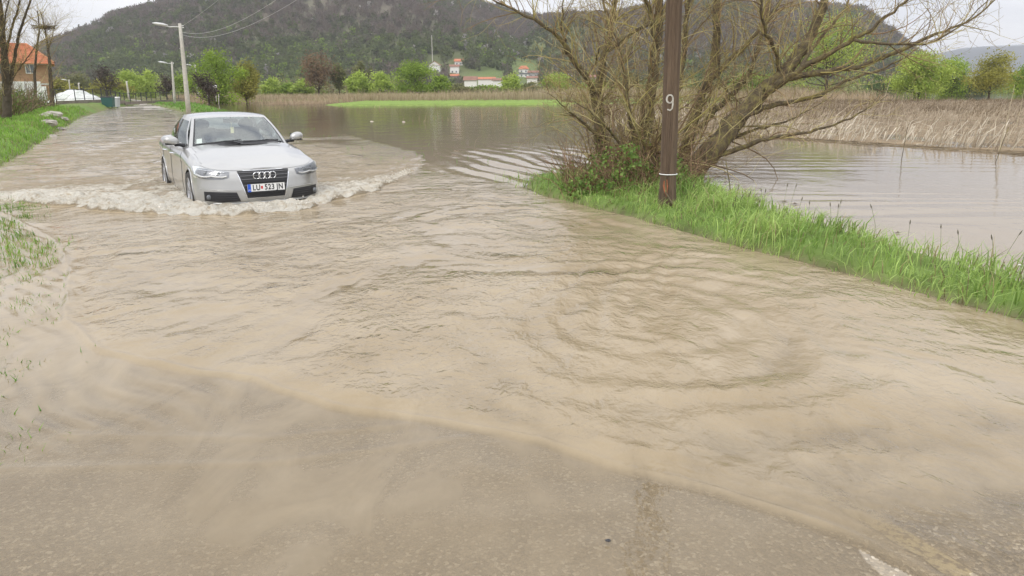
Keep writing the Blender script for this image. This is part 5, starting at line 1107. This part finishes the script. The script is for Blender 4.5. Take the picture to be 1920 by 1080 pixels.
for k_, (o1, z1, sag, lb_) in enumerate((((-.45, 0), .05, .35, 'uppermost overhead wire from the leaning lamp post'), ((.0, 0), -.35, 1.45, 'middle sagging overhead wire from the leaning lamp post'), ((.45, 0), -.55, 1.5, 'lowest sagging overhead wire from the leaning lamp post'))):
    a = t1 + np.array([.15, -.05, -.25 + z1]); b = p9 + np.array([o1[0], 0, .2 - .25 * k_]); s = np.linspace(0, 1, 60)[:, None]; P = a * (1 - s) + b * s; P[:, 2] -= sag * 4 * (s[:, 0] * (1 - s[:, 0])); mb = MB(); mb.tube(P, .009 * (1 - .4 * s[:, 0]), 4); o = mb.build('overhead_wire', M['galv']); tag(o, lb_, 'wire')
a = t1 + np.array([0, 0, -.3]); b = t2 + np.array([0, 0, -.1]); s = np.linspace(0, 1, 30)[:, None]; P = a * (1 - s) + b * s; P[:, 2] -= 1.0 * 4 * (s[:, 0] * (1 - s[:, 0])); mb = MB(); mb.tube(P, .012, 4); tag(mb.build('overhead_wire', M['matt']), 'thin dark wire between the two nearest lamp posts', 'wire')

# ------------------------------------------------------------------ brick house on the left
YH = 98; s = YH / 1400
hb = atY(98, 190, YH); z0 = g1(hb[0], YH) - .1
house = empty('brick_house', (hb[0], YH, z0), R_(30)); tag(house, 'two-storey brick house with an orange hipped roof behind bare trees', 'house')
Hh = atY(98, 118, YH)[2] - z0; Wh = 9.5; Dh = 8.5
brick = pm('hollow_brick_wall', (.30, .175, .10), (.42, .25, .15), 1.2, .9, .4, 12); M['roof'] = pm('orange_roof_tiles', (.46, .16, .08), (.60, .25, .13), .9, .85, .7, 9, stretch=(1, 1, 3))
mb = MB(); mb.box((-Wh / 2, Dh / 2, Hh / 2), (Wh, Dh, Hh)); mb.build('wall', brick, house)
# mortar courses: raised band courses of hollow bricks are below one pixel here; floor slabs show
for zc in (Hh * .47, Hh - .1):
    mb = MB(); mb.box((-Wh / 2, Dh / 2, zc), (Wh + .06, Dh + .06, .22)); mb.build('floor_slab', M['concrete'], house)
ov = .85; hr = atY(70, 80, YH)[2] - z0
x0, x1, y0_, y1_ = -Wh - ov, ov, -ov, Dh + ov; rx0, rx1 = -Wh + 2.0, -1.9; ym = Dh / 2
V = [(x0, y0_, Hh), (x1, y0_, Hh), (x1, y1_, Hh), (x0, y1_, Hh), (rx0, ym, hr), (rx1, ym, hr), (x0, y0_, Hh - .14), (x1, y0_, Hh - .14), (x1, y1_, Hh - .14), (x0, y1_, Hh - .14)]
rf = mk('roof', V, [np.array([[0, 1, 5, 4], [2, 3, 4, 5], [0, 6, 7, 1], [1, 7, 8, 2], [2, 8, 9, 3], [3, 9, 6, 0], [9, 8, 7, 6]]), np.array([[1, 2, 5], [3, 0, 4]])], M['roof'], house)
mb = MB()
for a, b in ((4, 5), (1, 5), (0, 4)): mb.tube([np.array(V[a], float) + (0, 0, .03), np.array(V[b], float) + (0, 0, .03)], .11, 6)
mb.build('ridge_tiles', M['roof'], rf)
nr_ = 22; mb = MB()
for i in range(1, nr_):
    f = i / nr_; a = np.array(V[0]) * (1 - f) + np.array(V[4]) * f; b = np.array(V[1]) * (1 - f) + np.array(V[5]) * f; mb.tube([a + (0, -.02, .02), b + (0, -.02, .02)], .03, 3)
mb.build('tile_courses', M['roof'], rf)
def window(cx, cz, w, h, par, fm=M['white'], yy=-.03):
    mb = MB()
    for dx, dz, ww, hh in ((-w / 2, 0, .09, h + .09), (w / 2, 0, .09, h + .09), (0, -h / 2, w, .09), (0, h / 2, w, .09), (0, 0, .06, h - .09)): mb.box((cx + dx, yy, cz + dz), (ww, .08, hh))
    f = mb.build('window', fm, par); mb = MB(); mb.box((cx, yy + .025, cz), (w - .08, .02, h - .08)); mb.build('pane', M['sglass2'], f)
M['sglass2'] = pm('window_pane', (.10, .12, .14), rough=.1, spec=.8)
zw = atY(72, 129, YH)[2] - z0
window((72 - 98) * s, zw, .95, 1.1, house); window((34 - 98) * s, zw, 1.5, 1.2, house, M['polewood'])
zt, zb2 = atY(55, 153, YH)[2] - z0, .15
mb = MB(); mb.box(((53 - 98) * s, -.07, (zt + zb2) / 2), (63 * s, .1, zt - zb2)); mb.build('white_render_panel', pm('white_render', (.62, .62, .60), (.74, .74, .72), .7, .8, .2, 6), house)
mb = MB(); mb.box((-.9, -.14, 1.0), (.95, .06, 2.0)); mb.build('door', M['white'], house)
mb = MB(); mb.box((-5.6, Dh / 2 + .3, hr + .1), (.5, .5, 1.1)); mb.build('chimney', brick, rf)
# ------------------------------------------------------------------ white heap, bins, fence, stones
hp = ground_at(148, 92); s = 92 / 1400; nx_, ny_ = 46, 22; X = np.linspace(-46 * s, 42 * s, nx_); Yv = np.linspace(-2.6, 2.6, ny_); XX, YY = np.meshgrid(X, Yv, indexing='ij')
prof = np.interp(XX / s, [-46, -36, -25, -10, 5, 22, 42], [0, .5, 1.25, 1.5, 1.35, .75, 0]); ZZ = prof * np.sqrt(np.clip(1 - (YY / 2.6) ** 2, 0, 1)) + .10 * fbm(XX * .9, YY * 1.5, 4, 3) * (prof > .05) + .05 * np.sin(XX * 5 + YY)
heap = mk('covered_heap', np.stack([XX, YY, ZZ], -1).reshape(-1, 3), grid_faces(nx_, ny_), pm('white_sheeting', (.52, .55, .50), (.78, .79, .76), 1.3, .45, .5, 4), smooth=True); heap.location = tuple(hp); tag(heap, 'long low heap under crumpled white sheeting behind the fence', 'heap')
def bin_(px_, Y, c, label):
    b = ground_at(px_, Y); r = empty('rubbish_bin', b, .2); tag(r, label, 'bin', 'rubbish bins by the fence'); m1 = pm('bin_' + label.split()[0], c, rough=.5)
    mb = MB(); mb.box((0, 0, .62), (1.0, .9, 1.0), taper=1.15); mb.build('container', m1, r)
    mb = MB(); mb.box((0, 0, 1.17), (1.22, 1.1, .10), taper=.9); mb.build('lid', M['matt'] if c[2] < .1 else M['white'], r)
    for sx in (-.4, .4):
        mb = MB(); mb.tube([(sx - .04, -.3, .08), (sx + .04, -.3, .08)], .08, 10, cap=True); mb.build('castor', M['tyre'], r)
bin_(201, 84, (.03, .10, .09), 'dark green wheeled rubbish bin at the end of the fence'); bin_(211, 87, (.45, .47, .47), 'grey wheeled rubbish bin behind the green one')
fp = [(104, 76), (140, 80), (190, 88), (232, 100), (300, 118), (345, 128)]
A = [ground_at(p, Y) for p, Y in fp]; fence = empty('metal_fence', A[0]); tag(fence, 'dark wire mesh fence on a low wall in front of the white heap', 'fence'); o0 = A[0]
mb = MB(); sec = MB(); rail = MB()
for a, b in zip(A[:-1], A[1:]):
    d = b - a; L_ = np.linalg.norm(d[:2]); nn_ = max(1, int(L_ / 2.4)); 
    for i in range(nn_):
        p = a + d * i / nn_ - o0; q = MB(); q.tube([p, p + (0, 0, 1.5)], .05, 6, cap=True); q.build('post', M['matt'], fence)
    mb.box((a + b) / 2 - o0 + (0, 0, .15), (L_, .2, .4), math.atan2(d[1], d[0]))
    rail.tube([a - o0 + (0, 0, 1.45), b - o0 + (0, 0, 1.45)], .03, 5); rail.tube([a - o0 + (0, 0, .5), b - o0 + (0, 0, .5)], .02, 5)
    for i in range(int(L_ / .3)): p = a + d * i / (L_ / .3) - o0; sec.tube([p + (0, 0, .3), p + (0, 0, 1.45)], .008, 3)
mb.build('base_wall', pm('low_wall', (.17, .14, .11), (.26, .22, .18), 2, .9, .4), fence); rail.build('rails', M['matt'], fence); o = sec.build('mesh_wires', M['matt'], fence); tag(o, kind='stuff')
for i, (px_, py_, r_, lb_) in enumerate(((98, 219, .55, 'largest flat pale stone on the bank below the thicket'), (88, 228, .5, 'pale stone nearest the water on the left bank'), (118, 218, .4, 'stone at the right end of the pile on the left bank'), (82, 222, .35, 'small stone left of the flat pale one'), (108, 227, .3, 'low stone in front of the stone pile'), (98, 253, .35, 'flat stone lying at the water line of the left bank'))):
    p = at(px_, py_, .4 if i < 5 else .05); p[2] = g1(p[0], p[1]) + .03; mb = MB(); ellipsoid(mb, (0, 0, 0), (r_, r_ * .6, r_ * .34), 12, 8, nz=.10); o = mb.build('stone', M['stone']); o.location = tuple(p); o.rotation_euler.z = i; tag(o, lb_, 'stone', 'stones on the left bank')
# ------------------------------------------------------------------ bare trees and thicket on the left
def bare_tree(px_, Y, top, label, r0=.14, paths=None, n=40, nest=None, group=None):
    b = ground_at(px_, Y); r = empty('bare_tree', b); tag(r, label, 'tree', 'leafless trees in front of the brick house'); tw = MB(); s = Y / 1400
    for k_, (pts, ra, rb) in enumerate(paths):
        P = px_path(pts, Y, .4 * k_, .15) - b; 
        if k_ == 0: P[0][2] = -.1
        rr = np.linspace(ra, rb, len(P)); mb = MB(); mb.tube(P, rr, 8, (.085, .07, .05)); mb.build('trunk' if k_ == 0 else 'branch', M['wood'], r, True); sprout(tw, P, rr, n, s * 45, 0, .08, k=3)
    o = tw.build('twigs', M['wood'], r); tag(o, kind='stuff'); return b
bare_tree(12, 34, 0, 'thick-stemmed leafless tree cut by the left edge of the photo', paths=[([(12, 236), (14, 180), (8, 110), (2, 40), (-5, -60)], .20, .08), ([(14, 190), (24, 130), (34, 70), (50, 20), (70, -30)], .09, .03), ([(8, 120), (20, 60), (36, 10), (45, -50)], .06, .03), ([(10, 200), (22, 150), (50, 110), (70, 80)], .04, .015)], n=46)
bare_tree(-20, 33, 0, 'leafless tree outside the left edge reaching in with its twigs', paths=[([(-20, 236), (-15, 130), (-20, 0), (-25, -80)], .15, .07), ([(-15, 130), (5, 60), (20, -20)], .06, .02)], n=36)
bare_tree(67, 58, 60, 'thin upright leafless tree in front of the house wall', paths=[([(67, 196), (65, 140), (68, 95), (74, 55), (70, 20)], .13, .03)], n=36)
bn = bare_tree(97, 60, 20, 'leafless tree with a stick nest at the right corner of the house', paths=[([(99, 202), (95, 150), (92, 105), (84, 52), (76, 22)], .19, .03), ([(90, 95), (98, 70), (104, 40)], .04, .015)], n=34)
np_ = atY(82, 51, 60); mb = MB()
for i in range(140):
    a = rng.random() * 6.28; q = np_ + np.array([.42 * math.cos(a) * rng.random() ** .3, .4 * math.sin(a) * rng.random() ** .3, rng.normal(0, .06)]); v = rng.normal(size=3) * np.array([.3, .3, .07]); mb.tube([q - v, q + v], .012, 3, (.09, .07, .05))
tag(mb.build('bird_nest', M['wood']), 'dark stick nest high in the leafless tree beside the house', 'nest')
th_ = empty('thicket', ground_at(60, 42)); tag(th_, 'brown tangled thicket with a little green under the leafless trees', 'thicket', kind='stuff'); mb = MB(); loc = np.array(th_.location)
for i in range(2300):
    px_ = rng.uniform(-60, 122) if rng.random() < .85 else rng.uniform(-60, 60); Yq = rng.uniform(37, 60); b = atY(px_, 200, Yq); 
    if dL(np.array([b[0]]), np.array([Yq]))[0] < 2.2: continue
    b[2] = g1(b[0], Yq); Q = branch_curve(b - loc, (rng.normal(0, .5), rng.normal(0, .3), 1), rng.uniform(.5, 2.3), 5, .25, .0); c = np.array([.15, .105, .07]) if rng.random() < .8 else np.array([.12, .13, .04]); mb.tube(Q, np.linspace(.018, .006, 6), 3, c * rng.uniform(.5, 1.5))
mb.build('thicket_stems', M['wood'], th_)
n = 9000; px_ = rng.uniform(-60, 125, n); Yq = rng.uniform(37, 58, n); X = (px_ - 960) / 1400 * .985 * Yq; k = (dL(X, Yq) > 2) & (vnoise(X * .5, Yq * .5, 68) > .0); X, Yq = X[k], Yq[k]; C = np.c_[X, Yq, Gall(X, Yq) + rng.random(len(X)) ** 1.5 * 1.3] - loc
t = rng.random((len(C), 1)); V, F, cc = tri_leaves(C, .05 * rng.uniform(.6, 1.5, len(C)), np.array([.07, .13, .025]) * (1 - t) + np.array([.17, .2, .05]) * t, .7); mk('thicket_leaves', V, F, M['leaf'], th_, cc)
# ------------------------------------------------------------------ hamlet at the foot of the hill
M['hwall'] = pm('house_render', (.72, .70, .66), (.80, .79, .76), .3, .85); M['hroof'] = pm('clay_roof', (.40, .13, .07), (.52, .20, .10), .5, .85); M['hroof2'] = pm('brown_roof', (.20, .10, .07), (.3, .16, .11), .5, .85); M['hgrey'] = pm('grey_render', (.36, .36, .36), (.45, .44, .43), .3, .85)
def far_house(px_, yb, wpx, hpx, rpx, label, roof='hroof', wall='hwall', hip=False, gable=False, Y=None, dep=7.0, nwin=3, dpx=None):
    h = hit(px_, yb, 380) if Y is None else None
    Y = Y or (h[1] if h is not None else 450); Y = min(Y, 560); s = Y / 1400; b = atY(px_, yb, Y); W2 = wpx * s; H2 = hpx * s; R2 = rpx * s
    r = empty('house', b, 0.0); tag(r, label, 'house', 'houses of the hamlet below the hill'); mb = MB(); mb.box((0, dep / 2, H2 / 2 - 3), (W2, dep, H2 + 6)); mb.build('wall', M[wall], r)
    o_ = .5; 
    if gable: V = [(-W2 / 2 - o_, -o_, H2 - .2), (W2 / 2 + o_, -o_, H2 - .2), (W2 / 2 + o_, dep, H2 - .2), (-W2 / 2 - o_, dep, H2 - .2), (0, -o_, H2 + R2), (0, dep, H2 + R2)]; F = [np.array([[1, 2, 5, 4], [3, 0, 4, 5], [0, 3, 2, 1]])]
    else:
        k_ = W2 * .3 if hip else 0; V = [(-W2 / 2 - o_, -o_, H2), (W2 / 2 + o_, -o_, H2), (W2 / 2 + o_, dep + o_, H2), (-W2 / 2 - o_, dep + o_, H2), (-W2 / 2 - o_ + k_, dep / 2, H2 + R2), (W2 / 2 + o_ - k_, dep / 2, H2 + R2)]; F = [np.array([[0, 1, 5, 4], [2, 3, 4, 5], [0, 3, 2, 1]]), np.array([[1, 2, 5], [3, 0, 4]])]
    mk('roof', V, F, M[roof], r)
    if gable:
        mk('gable', [(-W2 / 2, -.01, H2 - .2), (W2 / 2, -.01, H2 - .2), (0, -.01, H2 + R2 - .3)], np.array([[0, 1, 2]]), M[wall], r)
    for fl in range(max(1, int(H2 / 2.8))):
        for i in range(nwin):
            xx = (i - (nwin - 1) / 2) * W2 / (nwin + .3); zz = 1.5 + fl * 2.8
            if zz > H2 - .8: continue
            mb = MB(); mb.box((xx, -.05, zz), (.9, .12, 1.1)); mb.build('window', M['sglass2'], r)
far_house(815, 137, 20, 14, 7, 'white gabled house with a tan roof, leftmost of the hamlet', gable=True, nwin=3)
far_house(860, 124, 14, 8, 5, 'topmost small white house with a red roof', nwin=2)
far_house(852, 139, 16, 13, 4, 'white house with a low reddish roof below the topmost one', 'hroof2', nwin=2)
far_house(852, 147, 14, 4, 4, 'low red-roofed building just beneath the two white houses', 'hroof', 'hgrey', nwin=1)
far_house(882, 160, 22, 9, 7, 'house with a tan roof and dark gable at the hamlet\'s lower left', 'hroof2', nwin=2, Y=330, dep=6)
far_house(912, 157, 30, 8, 4, 'long low building with an orange roof in the hamlet centre', nwin=4, Y=350, dep=6)
far_house(935, 157, 22, 6, 4, 'white building under a dark brown roof right of the long one', 'hroof2', nwin=3, Y=338, dep=6)
far_house(982, 138, 18, 8, 6, 'white house with a bright orange hipped roof above the terraces', hip=True, nwin=2)
far_house(978, 146, 26, 7, 2, 'wide white lower house with a grey flat roof under the orange-roofed one', 'matt', nwin=3)
far_house(1000, 147, 18, 10, 4, 'pinkish house with a brown roof right of the orange-roofed one', 'hroof2', 'hgrey', nwin=2)
far_house(998, 153, 18, 6, 4, 'small lowest house with a brown roof at the right of the hamlet', 'hroof2', nwin=2, Y=400)
far_house(843, 172, 16, 6, 4, 'small brick-coloured shed half hidden behind the reeds', 'hroof2', 'hroof2', nwin=1, Y=240, dep=4)
far_house(1108, 160, 20, 14, 5, 'grey house seen through the fork of the slender willow', 'hroof2', 'hgrey', nwin=2, Y=330)
# ------------------------------------------------------------------ small things
def small(name, mbx, m, loc, label, cat, rz=0.0):
    o = mbx.build(name, m, smooth=True); o.location = tuple(loc); o.rotation_euler.z = rz; tag(o, label, cat); return o
mb = MB(); mb.box((0, 0, .35), (1.5, .06, .35)); mb.box((-.5, 0, -.6), (.06, .06, 1.6)); mb.box((.5, 0, -.6), (.06, .06, 1.6)); small('sign_board', mb, M['white'], atY(396, 168, 96), 'small white board on two posts beside the dark bare tree', 'board')
for px_, py_, lb_, c_ in ((757, 229, 'pale scrap floating on the brown water left of centre', (.5, .42, .36)), (697, 228, 'second pale scrap floating farther left on the brown water', (.55, .5, .4))):
    p = at(px_, py_, 0); mb = MB(); ellipsoid(mb, (0, 0, 0), (.10, .07, .04), 8, 6, nz=.12); small('floating_scrap', mb, pm('scrap', c_, rough=.6), p, lb_, 'litter')
for i, (px_, py_, L_, lb_) in enumerate(((1470, 379, .09, 'small dark leaf floating nearest the willow'), (1489, 383, .11, 'forked dark leaf floating beside the smallest one'), (1495, 402, .12, 'largest dark floating leaf near the grass'), (1414, 371, .09, 'dark leaf floating beside the bank below the willow'), (1683, 437, .06, 'tiny dark leaf floating above the verge grass'))):
    p = at(px_, py_, .008); mb = MB(); mb.add([(-L_, 0, 0), (0, L_ * .2, .008), (L_, .02, 0), (0, -L_ * .2, .004)], [[0, 3, 2, 1]]); mb.add([(-L_ * .2, 0, .004), (L_ * .2, L_ * .45, .02), (L_ * .6, L_ * .5, .0), (L_ * .2, L_ * .05, 0)], [[0, 3, 2, 1]]); o = mb.build('floating_leaf', pm('dead_leaf', (.10, .07, .05), rough=.7)); o.location = tuple(p); tag(o, lb_, 'leaf', 'dark leaves floating on the calm water')
p = at(1140, 1013, .004); mb = MB(); ellipsoid(mb, (0, 0, 0), (.011, .007, .005), 8, 6, nz=.1); small('pebble', mb, M['matt'], p, 'single dark pebble on the wet asphalt in the foreground', 'pebble')
for px_, pyb, pyt, dx, lb_ in ((1690, 300, 240, 4, 'thin dark stake standing in the calm water left of the reed front'), (1865, 305, 240, 16, 'thin dark slanting stake standing in the calm water at the right'), (1375, 385, 300, -20, 'thin bent stem rising from the verge under the willow limb'), (1380, 375, 345, 4, 'short reddish dock stem on the verge right of the pole'), (410, 196, 178, 2, 'short pale post standing in the water behind the car')):
    b = at(px_, pyb, 0); s = b[1] / 1400; mb = MB(); mb.tube([(0, 0, -.1), (dx * s * .5, 0, (pyb - pyt) * s * .5), (dx * s, 0, (pyb - pyt) * s)], .008 if pyb > 250 else .06, 5, cap=True); small('stake', mb, M['bark'] if pyb > 250 else M['concrete'], b, lb_, 'stake')
# seed heads on the verge grass and one small white flower
mb = MB()
for i in range(26):
    yy = rng.uniform(5.2, 10); xx = float(np.interp(yy, [5.07, 6.34, 8.07, 9.72], [3.64, 2.99, 2.0, 1.34])) + rng.uniform(.4, 1.5); z_ = g1(xx, yy)
    if z_ < -.05: continue
    h_ = rng.uniform(.25, .42); dx = rng.normal(0, .08); mb.tube([(xx, yy, z_), (xx + dx * .5, yy, z_ + h_ * .6), (xx + dx, yy, z_ + h_)], .0018, 3, (.14, .17, .06)); mb.tube([(xx + dx, yy, z_ + h_), (xx + dx * 1.1, yy, z_ + h_ + .02), (xx + dx * 1.2, yy, z_ + h_ + .045)], [.002, .006, .002], 5, (.10, .09, .06))
tag(mb.build('grass_seed_heads', M['wood']), 'dark grass seed heads standing above the verge grass', 'grass', kind='stuff')
p = at(1912, 497, .30); mb = MB(); pass
for k_ in range(8):
    a = k_ * math.pi / 4; mb.add([(0, 0, 0), (.01 * math.cos(a - .3), .01 * math.sin(a - .3), .003), (.015 * math.cos(a), .015 * math.sin(a), .0), (.01 * math.cos(a + .3), .01 * math.sin(a + .3), .003)], [[0, 1, 2, 3]])
small('daisy', mb, M['white'], p, 'single small white daisy in the grass at the right edge', 'flower')
